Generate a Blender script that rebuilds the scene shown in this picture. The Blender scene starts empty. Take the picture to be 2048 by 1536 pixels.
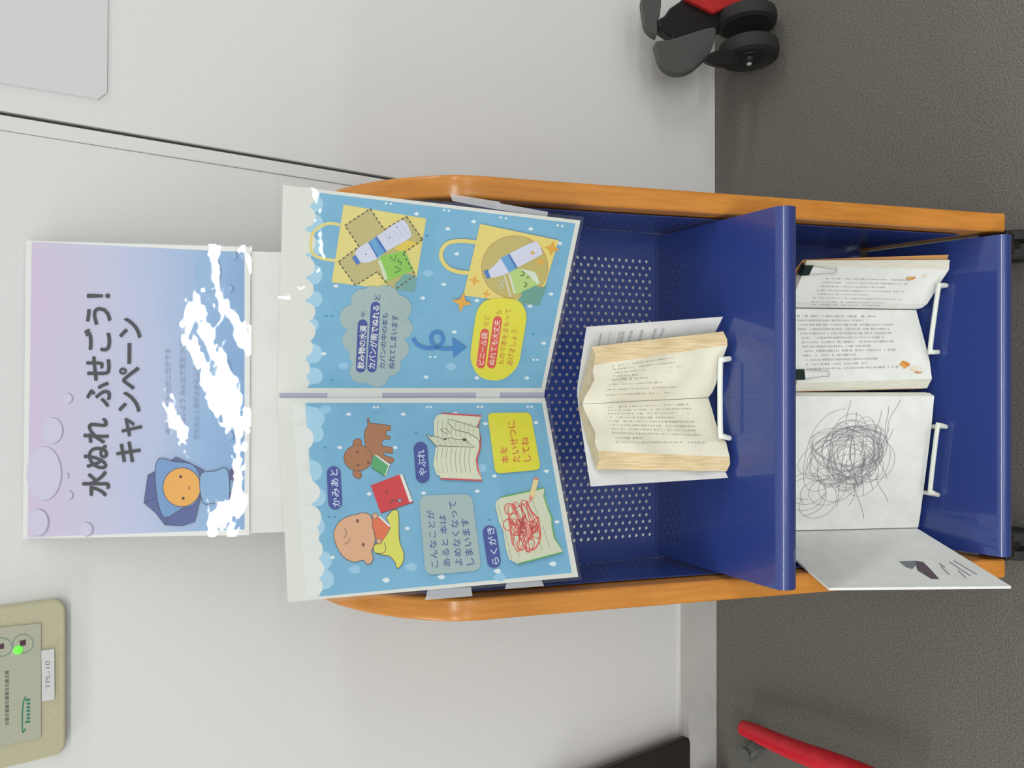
import bpy, bmesh, math, random
import numpy as np
from mathutils import Vector, Matrix
from mathutils.geometry import tessellate_polygon

random.seed(7)
scene = bpy.context.scene
COL = scene.collection

# ------------------------------------------------------------------ camera
FPX, PITCH, HC = 1656.0, math.radians(37.27), 1.215      # focal length (px of 2048), pitch below horizontal, eye height
WALL = 0.982                                             # wall distance in front of the camera
FW = np.array([0, math.cos(PITCH), -math.sin(PITCH)])
UP = np.array([0, math.sin(PITCH), math.cos(PITCH)])
RT = np.array([1.0, 0, 0])
CAM = np.array([0, 0, HC])
cd = bpy.data.cameras.new('camera'); cam = bpy.data.objects.new('camera', cd); COL.objects.link(cam)
cd.sensor_width = 36; cd.lens = FPX / 2048 * 36; cd.clip_start = 0.02
m = Matrix.Identity(4)                                   # camera held on its side: photo left = world up
for i in range(3):
    m[i][0], m[i][1], m[i][2], m[i][3] = -UP[i], RT[i], -FW[i], CAM[i]
cam.matrix_world = m
scene.camera = cam

# ------------------------------------------------------------------ light and exposure
scene.view_settings.view_transform = 'Standard'; scene.view_settings.look = 'None'
scene.view_settings.gamma = 1.0; scene.view_settings.use_curve_mapping = False
scene.view_settings.exposure = 0.10
w = bpy.data.worlds.new('room_ambient'); scene.world = w; w.use_nodes = True
w.node_tree.nodes['Background'].inputs[0].default_value = (0.93, 0.97, 1.0, 1)
w.node_tree.nodes['Background'].inputs[1].default_value = 0.52

def ceiling_lamp(x, y, sx, sy, power):
    l = bpy.data.lights.new('ceiling_lamp', 'AREA'); l.shape = 'RECTANGLE'; l.size = sx; l.size_y = sy
    l.energy = power; l.color = (1.0, 0.985, 0.95)
    o = bpy.data.objects.new('ceiling_lamp', l); COL.objects.link(o); o.location = (x, y, 2.6)
ceiling_lamp(-0.05, -1.45, 1.9, 0.22, 32)
for (lx, ly) in ((-2.6, -1.45), (2.6, -1.45), (-5.2, -1.45), (-2.6, 0.3), (-5.2, 0.3), (2.6, 0.3), (-2.6, -3.8), (0, -3.8), (2.6, -3.8), (0, -6.2)):
    ceiling_lamp(lx, ly, 1.9, 0.22, 25)

# ------------------------------------------------------------------ measuring helpers
def ray(x, y): return FW + RT * ((1536 - y) - 768) / FPX - UP * (x - 1024) / FPX
def at_y(x, y, Y): d = ray(x, y); return CAM + d * Y / d[1]
def at_z(x, y, z): d = ray(x, y); return CAM + d * (z - HC) / d[2]
def on_plane(x, y, p, n): d = ray(x, y); return CAM + d * np.dot(p - CAM, n) / np.dot(d, n)
def zoomer(s, ox, oy): return lambda *pts: [(a / s + ox, b / s + oy) for a, b in pts]

# ------------------------------------------------------------------ materials
def lin(c):
    c = c / 255.0
    return c / 12.92 if c <= 0.04045 else ((c + 0.055) / 1.055) ** 2.4
PK = 1.04
def alb(rgb, k=PK): return tuple(min(0.9, lin(c) * k) for c in rgb) + (1,)
MATS = {}
def paint(rgb, rough=0.6, metal=0.0, k=PK, spec=0.35):
    key = ('p', rgb, rough, metal, k, spec)
    if key not in MATS:
        mt = bpy.data.materials.new('paint'); mt.use_nodes = True
        b = mt.node_tree.nodes['Principled BSDF']
        nt = mt.node_tree
        tc = nt.nodes.new('ShaderNodeTexCoord'); nz = nt.nodes.new('ShaderNodeTexNoise'); nz.inputs['Scale'].default_value = 900
        mp = nt.nodes.new('ShaderNodeMapRange'); mp.inputs[3].default_value = 0.94; mp.inputs[4].default_value = 1.04
        hs = nt.nodes.new('ShaderNodeHueSaturation'); hs.inputs['Color'].default_value = alb(rgb, k)
        nt.links.new(tc.outputs['Object'], nz.inputs['Vector']); nt.links.new(nz.outputs[0], mp.inputs[0])
        nt.links.new(mp.outputs[0], hs.inputs['Value']); nt.links.new(hs.outputs[0], b.inputs['Base Color'])
        b.inputs['Roughness'].default_value = rough; b.inputs['Metallic'].default_value = metal
        b.inputs['Specular IOR Level'].default_value = spec
        MATS[key] = mt
    return MATS[key]

def noise_mat(name, c1, c2, scale, rough, bump=0.0, stretch=(1, 1, 1), spec=0.5, detail=4, k=PK, bscale=None, lo=0.35, hi=0.65):
    mt = bpy.data.materials.new(name); mt.use_nodes = True; nt = mt.node_tree; b = nt.nodes['Principled BSDF']
    tc = nt.nodes.new('ShaderNodeTexCoord'); mp = nt.nodes.new('ShaderNodeMapping'); mp.inputs['Scale'].default_value = stretch
    nz = nt.nodes.new('ShaderNodeTexNoise'); nz.inputs['Scale'].default_value = scale; nz.inputs['Detail'].default_value = detail
    rp = nt.nodes.new('ShaderNodeValToRGB'); rp.color_ramp.elements[0].position = lo; rp.color_ramp.elements[1].position = hi
    rp.color_ramp.elements[0].color = alb(c1, k); rp.color_ramp.elements[1].color = alb(c2, k)
    L = nt.links.new
    L(tc.outputs['Object'], mp.inputs[0]); L(mp.outputs[0], nz.inputs['Vector']); L(nz.outputs[0], rp.inputs[0]); L(rp.outputs[0], b.inputs['Base Color'])
    b.inputs['Roughness'].default_value = rough; b.inputs['Specular IOR Level'].default_value = spec
    if bump:
        n2 = nt.nodes.new('ShaderNodeTexNoise'); n2.inputs['Scale'].default_value = bscale or scale; n2.inputs['Detail'].default_value = 2
        bp = nt.nodes.new('ShaderNodeBump'); bp.inputs['Strength'].default_value = bump; bp.inputs['Distance'].default_value = 0.002
        L(mp.outputs[0], n2.inputs['Vector']); L(n2.outputs[0], bp.inputs['Height']); L(bp.outputs[0], b.inputs['Normal'])
    return mt

def film_mat(name, haze=0.03, bump=0.25, bscale=14, gain=1.0, stretch=(1, 1, 1), rough=0.04):
    mt = bpy.data.materials.new(name); mt.use_nodes = True; nt = mt.node_tree; nt.nodes.clear(); L = nt.links.new
    out = nt.nodes.new('ShaderNodeOutputMaterial'); tr = nt.nodes.new('ShaderNodeBsdfTransparent'); gl = nt.nodes.new('ShaderNodeBsdfGlossy')
    df = nt.nodes.new('ShaderNodeBsdfDiffuse'); df.inputs[0].default_value = (0.85, 0.87, 0.9, 1)
    gl.inputs['Roughness'].default_value = rough; gl.inputs['Color'].default_value = (gain, gain, gain, 1)
    fr = nt.nodes.new('ShaderNodeFresnel')
    ge = nt.nodes.new('ShaderNodeNewGeometry'); ir = nt.nodes.new('ShaderNodeMapRange'); ir.inputs[3].default_value = 1.5; ir.inputs[4].default_value = 1 / 1.5
    L(ge.outputs['Backfacing'], ir.inputs[0]); L(ir.outputs[0], fr.inputs[0])
    tc = nt.nodes.new('ShaderNodeTexCoord'); mp = nt.nodes.new('ShaderNodeMapping'); mp.inputs['Scale'].default_value = stretch
    nz = nt.nodes.new('ShaderNodeTexNoise'); nz.inputs['Scale'].default_value = bscale; nz.inputs['Detail'].default_value = 4; nz.inputs['Roughness'].default_value = 0.44
    bp = nt.nodes.new('ShaderNodeBump'); bp.inputs['Strength'].default_value = bump; bp.inputs['Distance'].default_value = 0.01
    L(tc.outputs['Object'], mp.inputs[0]); L(mp.outputs[0], nz.inputs['Vector']); L(nz.outputs[0], bp.inputs['Height']); L(bp.outputs[0], gl.inputs['Normal'])
    m0 = nt.nodes.new('ShaderNodeMixShader'); m0.inputs[0].default_value = haze; L(tr.outputs[0], m0.inputs[1]); L(df.outputs[0], m0.inputs[2])
    m1 = nt.nodes.new('ShaderNodeMixShader'); L(fr.outputs[0], m1.inputs[0]); L(m0.outputs[0], m1.inputs[1]); L(gl.outputs[0], m1.inputs[2])
    L(m1.outputs[0], out.inputs[0])
    return mt

M_wall = noise_mat('painted_wall_panel', (206, 207, 205), (208, 209, 207), 260, 0.55, spec=0.25, k=1.25)
M_base = noise_mat('vinyl_baseboard', (182, 181, 177), (187, 186, 182), 30, 0.5, 0.02, spec=0.3, k=1.2)
M_seam = paint((80, 82, 78), 0.8)
M_carpet = noise_mat('loop_carpet', (66, 64, 60), (106, 103, 97), 430, 0.95, 0.10, spec=0.1, detail=3, bscale=1400, lo=.25, hi=.75, k=1.3)
M_wood = noise_mat('honey_wood', (186, 120, 48), (200, 133, 57), 22, 0.22, 0.03, stretch=(9, 1, 0.7), spec=0.5)
M_blue = noise_mat('blue_powder_coat', (33, 52, 116), (38, 58, 124), 700, 0.36, 0.05, spec=0.5, bscale=900)
M_blue.node_tree.nodes['Principled BSDF'].inputs['Coat Weight'].default_value = 1.0; M_blue.node_tree.nodes['Principled BSDF'].inputs['Coat Roughness'].default_value = 0.04
M_black = paint((34, 33, 33), 0.5, spec=0.4)
M_rubber = paint((40, 40, 39), 0.75)
M_gray = paint((84, 88, 85), 0.6)
M_steel = paint((196, 198, 198), 0.3, 0.25)
M_wire = paint((222, 226, 216), 0.35, spec=0.5)
M_page = noise_mat('white_page', (222, 224, 218), (230, 231, 226), 40, 0.7, 0.02, spec=0.2)
M_pageb = noise_mat('aged_page', (213, 209, 188), (222, 219, 200), 25, 0.8, 0.10, spec=0.15)
M_edgeb = noise_mat('aged_page_edges', (202, 178, 134), (224, 206, 168), 60, 0.85, 0.3, stretch=(12, 0.6, 0.6), spec=0.1, bscale=90)
M_topb = noise_mat('shaded_aged_page_tops', (172, 160, 136), (192, 180, 152), 60, 0.85, 0.3, stretch=(1, 12, 12), spec=0.1, bscale=90)  # aged edges, colour darkened to paint in the shade between pages and cover
M_edge = noise_mat('page_edges', (212, 210, 194), (226, 224, 210), 60, 0.85, 0.3, stretch=(20, .8, .8), spec=0.1, bscale=60)
M_cover = noise_mat('grey_white_cover', (204, 204, 203), (214, 214, 212), 30, 0.5, 0.04)
M_film = film_mat('laminate_film', 0.05, 0.22, 10, rough=0.035)
M_film2 = film_mat('laminate_film_poster', 0.04, 0.16, 9, stretch=(1.6, 1.6, 0.8))
M_tape = film_mat('clear_tape', 0.32, 0.2, 60)

# ------------------------------------------------------------------ object helpers
def empty(name, loc, label, cat, group=None):
    o = bpy.data.objects.new(name, None); COL.objects.link(o); o.location = loc; o.empty_display_size = 0.05
    o['label'] = label; o['category'] = cat
    if group: o['group'] = group
    return o
def mesh_obj(name, verts, faces, mats, parent=None, fmat=None, smooth=False, label=None, kind=None):
    me = bpy.data.meshes.new(name)
    off = Vector(parent_world(parent)) if parent else Vector((0, 0, 0))
    me.from_pydata([tuple(Vector([float(c) for c in v]) - off) for v in verts], [], faces); me.update()
    for mt in (mats if isinstance(mats, (list, tuple)) else [mats]): me.materials.append(mt)
    if fmat: me.polygons.foreach_set('material_index', fmat)
    if smooth: me.polygons.foreach_set('use_smooth', [True] * len(me.polygons))
    bm = bmesh.new(); bm.from_mesh(me); bmesh.ops.recalc_face_normals(bm, faces=bm.faces) if smooth is not None else None; bm.to_mesh(me); bm.free()
    o = bpy.data.objects.new(name, me); COL.objects.link(o)
    if parent: o.parent = parent
    if label: o['label'] = label
    if kind: o['kind'] = kind
    return o
def parent_world(p):
    t = Vector((0, 0, 0))
    while p is not None: t += p.location; p = p.parent
    return t
def tag(o, label, cat, group=None):
    o['label'] = label; o['category'] = cat
    if group: o['group'] = group
    return o
def bevel(o, wd, seg=2, ang=0.6):
    b = o.modifiers.new('bevel', 'BEVEL'); b.width = wd; b.segments = seg; b.limit_method = 'ANGLE'; b.angle_limit = ang
    return o
def box_vf(x0, x1, y0, y1, z0, z1):
    v = [(x, y, z) for x in (x0, x1) for y in (y0, y1) for z in (z0, z1)]
    return v, [(0, 1, 3, 2), (4, 6, 7, 5), (0, 4, 5, 1), (2, 3, 7, 6), (0, 2, 6, 4), (1, 5, 7, 3)]
def box(name, x0, x1, y0, y1, z0, z1, mat, parent=None, bev=0, **kw):
    v, f = box_vf(x0, x1, y0, y1, z0, z1)
    o = mesh_obj(name, v, f, mat, parent, **kw)
    if bev: bevel(o, bev)
    return o
def prism(loop_a, loop_b):
    n = len(loop_a); v = list(loop_a) + list(loop_b)
    f = [(i, (i + 1) % n, n + (i + 1) % n, n + i) for i in range(n)] + [tuple(range(n))[::-1], tuple(range(n, 2 * n))]
    return v, f
def tube_vf(path, r, n=10, closed=False, v=None, f=None):
    v = [] if v is None else v; f = [] if f is None else f
    P = [Vector([float(c) for c in p]) for p in path]; N = len(P); base = len(v)
    up = None
    for i, p in enumerate(P):
        a = P[(i - 1) % N] if (closed or i > 0) else p; b = P[(i + 1) % N] if (closed or i < N - 1) else p
        t = (b - a).normalized()
        if up is None: up = t.orthogonal().normalized()
        up = (up - t * up.dot(t)).normalized(); s = t.cross(up)
        rr = r[i] if isinstance(r, (list, tuple)) else r
        for k in range(n):
            an = 2 * math.pi * k / n; v.append(tuple(p + (up * math.cos(an) + s * math.sin(an)) * rr))
    for i in range(N if closed else N - 1):
        for k in range(n):
            a = base + i * n; b = base + ((i + 1) % N) * n
            f.append((a + k, a + (k + 1) % n, b + (k + 1) % n, b + k))
    if not closed: f.append(tuple(base + k for k in range(n))[::-1]); f.append(tuple(base + (N - 1) * n + k for k in range(n)))
    return v, f
def catmull(pts, closed=False, sub=6):
    P = [np.array(p, float) for p in pts]; N = len(P); out = []
    for i in range(N if closed else N - 1):
        if closed: a, b, c, d = P[i - 1], P[i], P[(i + 1) % N], P[(i + 2) % N]
        else: a, b, c, d = P[max(i - 1, 0)], P[i], P[i + 1], P[min(i + 2, N - 1)]
        for k in range(sub):
            t = k / sub
            out.append(0.5 * (2 * b + (c - a) * t + (2 * a - 5 * b + 4 * c - d) * t * t + (3 * b - a - 3 * c + d) * t ** 3))
    if not closed: out.append(P[-1])
    return out
def lathe_vf(prof, origin, axis, n=28):
    ax = Vector(axis).normalized(); s = ax.orthogonal().normalized(); t = ax.cross(s); o = Vector([float(c) for c in origin]); v = []; f = []
    for (r, h) in prof:
        for k in range(n):
            a = 2 * math.pi * k / n; v.append(tuple(o + ax * h + (s * math.cos(a) + t * math.sin(a)) * r))
    for i in range(len(prof) - 1):
        for k in range(n): f.append((i * n + k, i * n + (k + 1) % n, (i + 1) * n + (k + 1) % n, (i + 1) * n + k))
    f.append(tuple(range(n))[::-1]); f.append(tuple(range((len(prof) - 1) * n, len(prof) * n)))
    return v, f

# ------------------------------------------------------------------ printed sheets
_tc = {}
def glyphs(txt, bold):
    key = (txt, bold)
    if key not in _tc:
        c = bpy.data.curves.new('lettering', 'FONT'); c.body = txt; c.offset = bold; c.resolution_u = 3
        o = bpy.data.objects.new('lettering', c); COL.objects.link(o)
        bpy.context.view_layer.update()
        dg = bpy.context.evaluated_depsgraph_get(); e = o.evaluated_get(dg); me = e.to_mesh()
        v = np.array([tuple(q.co)[:2] for q in me.vertices]); f = [tuple(p.vertices) for p in me.polygons]
        e.to_mesh_clear(); bpy.data.objects.remove(o); bpy.data.curves.remove(c)
        _tc[key] = (v, f)
    return _tc[key]

class Sheet:
    """collects flat printed shapes on one sheet of paper; every colour is ink of one mesh"""
    def __init__(s, p, n, step=0.00003):
        s.p, s.n, s.step, s.k = np.array(p, float), np.array(n, float) / np.linalg.norm(n), step, 0
        s.v, s.f, s.fm, s.mats = [], [], [], []
    def mi(s, mat):
        if mat not in s.mats: s.mats.append(mat)
        return s.mats.index(mat)
    def hit(s, q): return on_plane(q[0], q[1], s.p + s.n * s.step * s.k, s.n)
    def add(s, pts2, faces, mat, lift=True):
        if lift: s.k += 1
        b = len(s.v); s.v += [s.hit(q) for q in pts2]; i = s.mi(mat)
        for fc in faces: s.f.append(tuple(b + j for j in fc)); s.fm.append(i)
    def poly(s, pts, mat, smooth=False, lift=True):
        if smooth: pts = catmull(pts, True)
        tri = tessellate_polygon([[Vector((q[0], q[1], 0)) for q in pts]])
        s.add(pts, tri, mat, lift)
    def ell(s, c, rx, ry, mat, ang=0, n=24, lift=True):
        ca, sa = math.cos(ang), math.sin(ang)
        pts = [(c[0] + rx * math.cos(t) * ca - ry * math.sin(t) * sa, c[1] + rx * math.cos(t) * sa + ry * math.sin(t) * ca) for t in [2 * math.pi * k / n for k in range(n)]]
        s.add(pts, [tuple(range(n))], mat, lift)
    def line(s, pts, w, mat, smooth=False, closed=False, lift=True, taper=False):
        if smooth: pts = catmull(pts, closed, 8)
        P = [np.array(q, float) for q in pts]; N = len(P); L = []; F = []
        for i, p in enumerate(P):
            a = P[i - 1] if (closed or i > 0) else p; b = P[(i + 1) % N] if (closed or i < N - 1) else p
            t = b - a; t = t / (np.linalg.norm(t) + 1e-9); q = np.array([-t[1], t[0]])
            ww = w * (math.sin(math.pi * i / (N - 1)) if taper else 1)
            L += [p + q * ww / 2, p - q * ww / 2]
        for i in range(N if closed else N - 1):
            j = (i + 1) % N; F.append((2 * i, 2 * i + 1, 2 * j + 1, 2 * j))
        s.add(L, F, mat, lift)
    def dash(s, pts, w, mat, d=6, g=4, closed=True):
        P = [np.array(q, float) for q in pts]; 
        if closed: P.append(P[0])
        s.k += 1
        for a, b in zip(P, P[1:]):
            ln = np.linalg.norm(b - a); x = 0
            while x < ln:
                s.line([a + (b - a) * x / ln, a + (b - a) * min(x + d, ln) / ln], w, mat, lift=False); x += d + g
    def pill(s, a, b, w, mat):
        a, b = np.array(a, float), np.array(b, float); t = (b - a) / np.linalg.norm(b - a); q = np.array([-t[1], t[0]]); r = w / 2; pts = []
        for k in range(13): an = -math.pi / 2 + math.pi * k / 12; pts.append(b + (t * math.cos(an) + q * math.sin(an)) * r)
        for k in range(13): an = math.pi / 2 + math.pi * k / 12; pts.append(a + (t * math.cos(an) + q * math.sin(an)) * r)
        s.poly(pts, mat)
    def rquad(s, c, r, mat):
        c = [np.array(q, float) for q in c]; pts = []
        for i in range(4):
            a, b, d = c[i - 1], c[i], c[(i + 1) % 4]; u = (a - b) / np.linalg.norm(a - b); v = (d - b) / np.linalg.norm(d - b)
            for k in range(7):
                t = k / 6; p0, p2 = b + u * r, b + v * r; pts.append((1 - t) ** 2 * p0 + 2 * t * (1 - t) * b + t * t * p2)
        s.poly(pts, mat)
    def star(s, c, r, mat, k=0.28):
        s.poly([(c[0] + (r if i % 2 == 0 else r * k) * math.cos(i * math.pi / 4 + .2), c[1] + (r if i % 2 == 0 else r * k) * math.sin(i * math.pi / 4 + .2)) for i in range(8)], mat)
    def cloud(s, circ, mat, n=160):
        cx = sum(c[0] for c in circ) / len(circ); cy = sum(c[1] for c in circ) / len(circ); pts = []
        for k in range(n):
            a = 2 * math.pi * k / n; dx, dy = math.cos(a), math.sin(a); best = 1.0
            for x, y, r in circ:
                bx, by = x - cx, y - cy; m_ = bx * dx + by * dy; q = r * r - (bx * bx + by * by - m_ * m_)
                if q > 0: best = max(best, m_ + math.sqrt(q))
            pts.append((cx + dx * best, cy + dy * best))
        s.poly(pts, mat)
    def scallop(s, circ, x0, y0, y1, mat, n=130, slope=0.0):
        """row of rounded lobes hanging from the line x0 between y0 and y1"""
        pts = [(x0 + slope * (y1 - y0), y1), (x0, y0)]
        for k in range(n + 1):
            y = y0 + (y1 - y0) * k / n; xb = x0 + slope * (y - y0) + 2
            for cx, cy, r in circ:
                if abs(y - cy) < r: xb = max(xb, cx + math.sqrt(r * r - (y - cy) ** 2))
            pts.append((xb, y))
        s.poly(pts, mat)
    def drop(s, c, r, mat, lift=False):
        pts = [(c[0] - r * 1.5, c[1])] + [(c[0] + r * math.cos(a), c[1] + r * .8 * math.sin(a)) for a in [math.pi * .72 - k * math.pi * 1.44 / 10 for k in range(11)]]
        s.poly(pts, mat, lift=lift)
    def text(s, txt, a, b, hpx, mat, bold=0.012):
        """txt set from a (left end) to b (right end), on the centre line of the letters"""
        v, f = glyphs(txt, 0.0); a, b = np.array(a, float), np.array(b, float); t = b - a; L = np.linalg.norm(t); t = t / L
        up = np.array([t[1], -t[0]])
        if up[0] > 0: up = -up
        x0, x1, y0, y1 = v[:, 0].min(), v[:, 0].max(), v[:, 1].min(), v[:, 1].max()
        X = (v[:, 0] - x0) / (x1 - x0) * L; Y = (v[:, 1] - (y0 + y1) / 2) / (y1 - y0) * hpx
        e = bold * hpx * 1.1; s.k += 1
        for k in range(9 if e > 0 else 1):                 # heavier pen: the same stroke set around a small ring
            dx, dy = (0, 0) if k == 0 else (e * math.cos(k * math.pi / 4), e * math.sin(k * math.pi / 4))
            s.add([a + t * (X[i] + dx) + up * (Y[i] + dy) for i in range(len(v))], f, mat, lift=False); s.k += 0.2
    def build(s, name, parent, label=None, back=0.0006):
        """paper outline must be the first polygon: it gets a thickness"""
        return mesh_obj(name, s.v, s.f, s.mats, parent, s.fm, smooth=None, label=label)

def slab(name, quad, n, thick, mat, parent=None, sub=1, **kw):
    n = np.array(n, float) / np.linalg.norm(n); q = [np.array(p, float) for p in quad]
    v, f = prism(q, [p - n * thick for p in q])
    return mesh_obj(name, v, f, mat, parent, **kw)

# ================================================================== THE SETTING
def P(*a, **k): return a
floor = box('floor', -3.2, 3.2, -3.0, WALL + 0.05, -0.05, 0.0, M_carpet, kind='structure')
seam_x = float(at_y(300, 276.0, WALL)[0])
seam_s = float(at_y(300, 308.5, WALL)[0])
wl = box('wall_back', -3.2, seam_s, WALL, WALL + 0.04, 0.0, 2.7, M_wall, kind='structure')
st = box('trim_1', seam_s + 0.0006, seam_x - 0.0022, WALL - 0.0012, WALL + 0.04, 0.0, 2.7, M_wall, kind='structure', bev=0.0012)
box('trim_2', seam_s, seam_x + 0.003, WALL + 0.006, WALL + 0.03, 0.0, 2.7, M_seam, kind='structure')
wr = box('wall_right', seam_x + 0.002, 3.2, WALL, WALL + 0.04, 0.0, 2.7, M_wall, kind='structure', bev=0.001)
zb = float(at_y(1360.5, 1350, WALL - 0.004)[2])
box('baseboard_left', -3.2, -0.02, WALL - 0.004, WALL, 0.0, zb, M_base, kind='structure', bev=0.001)

# pale sheet on the wall, upper right
q = [at_y(0, 165.5, WALL - 0.002), at_y(196, 198, WALL - 0.002), at_y(214, 185, WALL - 0.002), at_y(217, -120, WALL - 0.002), at_y(-30, -120, WALL - 0.002), at_y(-30, 161, WALL - 0.002)]
sh = slab('notice_sheet', q, (0, -1, 0), 0.0018, paint((200, 200, 201), 0.5, k=1.25))
tag(sh, 'pale grey sheet flat on the white wall above the black and red wheeled thing', 'sheet')

# ================================================================== DISPLAY STAND
XC = -0.0145; HW = 0.230; TH = 0.024
stand = empty('display_stand', (XC, 0.69, 0), 'blue perforated metal display stand between two rounded honey wood sides, on casters', 'display stand')
ZB = 0.083
FL0, FL1 = np.array([0.454, 0.085]), np.array([0.7055, 0.738])          # front line of the wooden sides (Y, Z)
fdir = (FL1 - FL0) / np.linalg.norm(FL1 - FL0)
front = [(0.462, ZB), (0.4525, ZB + 0.006)] + [tuple(FL0 + fdir * t) for t in (0.02, 0.2, 0.45, 0.64)]
front += [tuple(p) for p in catmull([FL0 + fdir * 0.64, FL1, (0.734, 0.769), (0.779, 0.797), (0.830, 0.813), (0.875, 0.818)], sub=7)[4:]]
front += [(0.892, 0.812), (0.900, 0.796), (0.730, 0.12), (0.722, ZB)]
for s in (-1, 1):
    xo, xi = XC + s * HW, XC + s * (HW - TH)
    v, f = prism([(xo, y, z) for y, z in front], [(xi, y, z) for y, z in front])
    o = mesh_obj('side_panel', v, f, M_wood, stand, smooth=False); bevel(o, 0.0035, 3, 0.9)
    o.data.polygons.foreach_set('use_smooth', [len(p.vertices) == 4 for p in o.data.polygons])

def perf(name, org, ex, ey, wd, ht, holes, mat, parent, pitch=(0.0083, 0.0096), r=0.0022, thick=0.0012, label=None):
    """sheet wd x ht from org along ex, ey; staggered round holes inside the box holes = (u0,u1,v0,v1)"""
    org, ex, ey = (np.array(a, float) for a in (org, ex, ey)); nrm = np.cross(ex, ey)
    pu, pv = pitch; u0, u1, v0, v1 = holes
    nu = int((u1 - u0) / pu); nv = int((v1 - v0) / pv); u1, v1 = u0 + nu * pu, v0 + nv * pv
    V, F, idx = [], [], {}
    def vid(u, w):
        k = (round(u * 1e6), round(w * 1e6))
        if k not in idx: idx[k] = len(V); V.append(org + ex * u + ey * w)
        return idx[k]
    for i in range(nu):
        shift = pv / 2 if i % 2 else 0
        cells = nv - 1 if i % 2 else nv
        ua, ub, uc = u0 + i * pu, u0 + (i + 1) * pu, u0 + (i + .5) * pu
        for j in range(cells):
            va = v0 + j * pv + shift; vb = va + pv; vc = va + pv / 2
            outer = [(ub, vc), (ub, vb), (uc, vb), (ua, vb), (ua, vc), (ua, va), (uc, va), (ub, va)]
            oi = [vid(*q) for q in outer]
            base = len(V)
            for k in range(8):
                a = math.pi * k / 4; V.append(org + ex * (uc + r * math.cos(a)) + ey * (vc + r * math.sin(a)))
            for k in range(8): F.append((oi[k], oi[(k + 1) % 8], base + (k + 1) % 8, base + k))
        if shift:
            for (va, vb) in ((v0, v0 + shift), (v1 - shift, v1)):
                F.append((vid(ua, va), vid(ub, va), vid(ub, vb), vid(ua, vb)))
    for (a, b, c, d) in ((0, u0, 0, ht), (u1, wd, 0, ht), (u0, u1, 0, v0), (u0, u1, v1, ht)):
        if b - a > 1e-5 and d - c > 1e-5:
            B = len(V); V += [org + ex * a + ey * c, org + ex * b + ey * c, org + ex * b + ey * d, org + ex * a + ey * d]; F.append((B, B + 1, B + 2, B + 3))
    o = mesh_obj(name, V, F, mat, parent, smooth=None, label=label)
    sm = o.modifiers.new('gauge', 'SOLIDIFY'); sm.thickness = thick; sm.offset = 0
    return o

box('top_plate', XC - 0.2055, XC + 0.2055, 0.812, 0.885, 0.806, 0.8085, M_blue, stand, 0.0008)
# leaning back panel, bent side plates
PY = lambda z: 0.717 + (z - 0.443) * 0.262
bl = np.array([0, PY(0.80) - PY(0.118), 0.80 - 0.118]); bh = np.linalg.norm(bl); bl = bl / bh
perf('back_panel', (XC - 0.2027, PY(0.118), 0.118), (1, 0, 0), bl, 0.4054, bh, (0.0252, 0.381, 0.340, bh - 0.03), M_blue, stand)
for s in (-1, 1):
    zl, zh = 0.127, 0.765
    fy = lambda z: FL0[0] + (z - FL0[1]) * fdir[0] / fdir[1] + 0.022
    x = XC + s * 0.2036
    org = (x, fy(zl), zl); e2 = np.array([0, fy(zh) - fy(zl), zh - zl]); hh = np.linalg.norm(e2); e2 = e2 / hh
    dep = PY(0.118) - fy(0.118) + 0.001
    e1 = np.array([0, 1.0, 0]); 
    perf('side_plate', org, e1, e2, dep, hh, (0.012, dep - 0.012, 0.04, hh - 0.04), M_blue, stand)

def shelf(yb, zb_, yf, zf, half, r, perf_d):
    d = np.array([yf - yb, zf - zb_]); Ls = np.linalg.norm(d); d = d / Ls; nn = np.array([d[1], -d[0]])   # nn points up when d runs to the front (-Y)
    if nn[1] < 0: nn = -nn
    th_ = 0.0014
    s0 = np.array([yb, zb_]) + d * perf_d
    cen = np.array([yf, zf]) - nn * r
    path = [s0]
    for k in range(13):
        a = math.pi * .62 * k / 12; path.append(cen + nn * r * math.cos(a) + d * r * math.sin(a))
    path.append(path[-1] + (path[-1] - path[-2]) / np.linalg.norm(path[-1] - path[-2]) * 0.004)
    up, lo = [], []
    for i, p in enumerate(path):
        a = path[max(i - 1, 0)]; b = path[min(i + 1, len(path) - 1)]; t = (b - a) / np.linalg.norm(b - a); q = np.array([t[1], -t[0]])
        if i == 0 and q[1] < 0: pass
        if np.dot(np.array([t[1], -t[0]]), nn if i < 2 else (p - cen)) < 0: q = -q
        up.append(p); lo.append(p - q * th_)
    loop = up + lo[::-1]
    v, f = prism([(XC - half, y, z) for y, z in loop], [(XC + half, y, z) for y, z in loop])
    o = mesh_obj('shelf', v, f, M_blue, stand)
    o.data.polygons.foreach_set('use_smooth', [len(p.vertices) == 4 for p in o.data.polygons])
    es = o.modifiers.new('edges', 'EDGE_SPLIT'); es.split_angle = 0.7
    if perf_d:
        q = perf('perforated_strip', (XC - half, yb, zb_ - .0007), (1, 0, 0), (0, d[0], d[1]), 2 * half, perf_d, (0.02, 2 * half - 0.02, 0.003, perf_d - 0.002), M_blue, stand)
        q.parent = o; q.location = (0, 0, 0)
    return o
shelf(0.712, 0.443, 0.521, 0.475, 0.1992, 0.012, 0.050)
shelf(0.624, 0.1125, 0.455, 0.1125, 0.2000, 0.012, 0)
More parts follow.
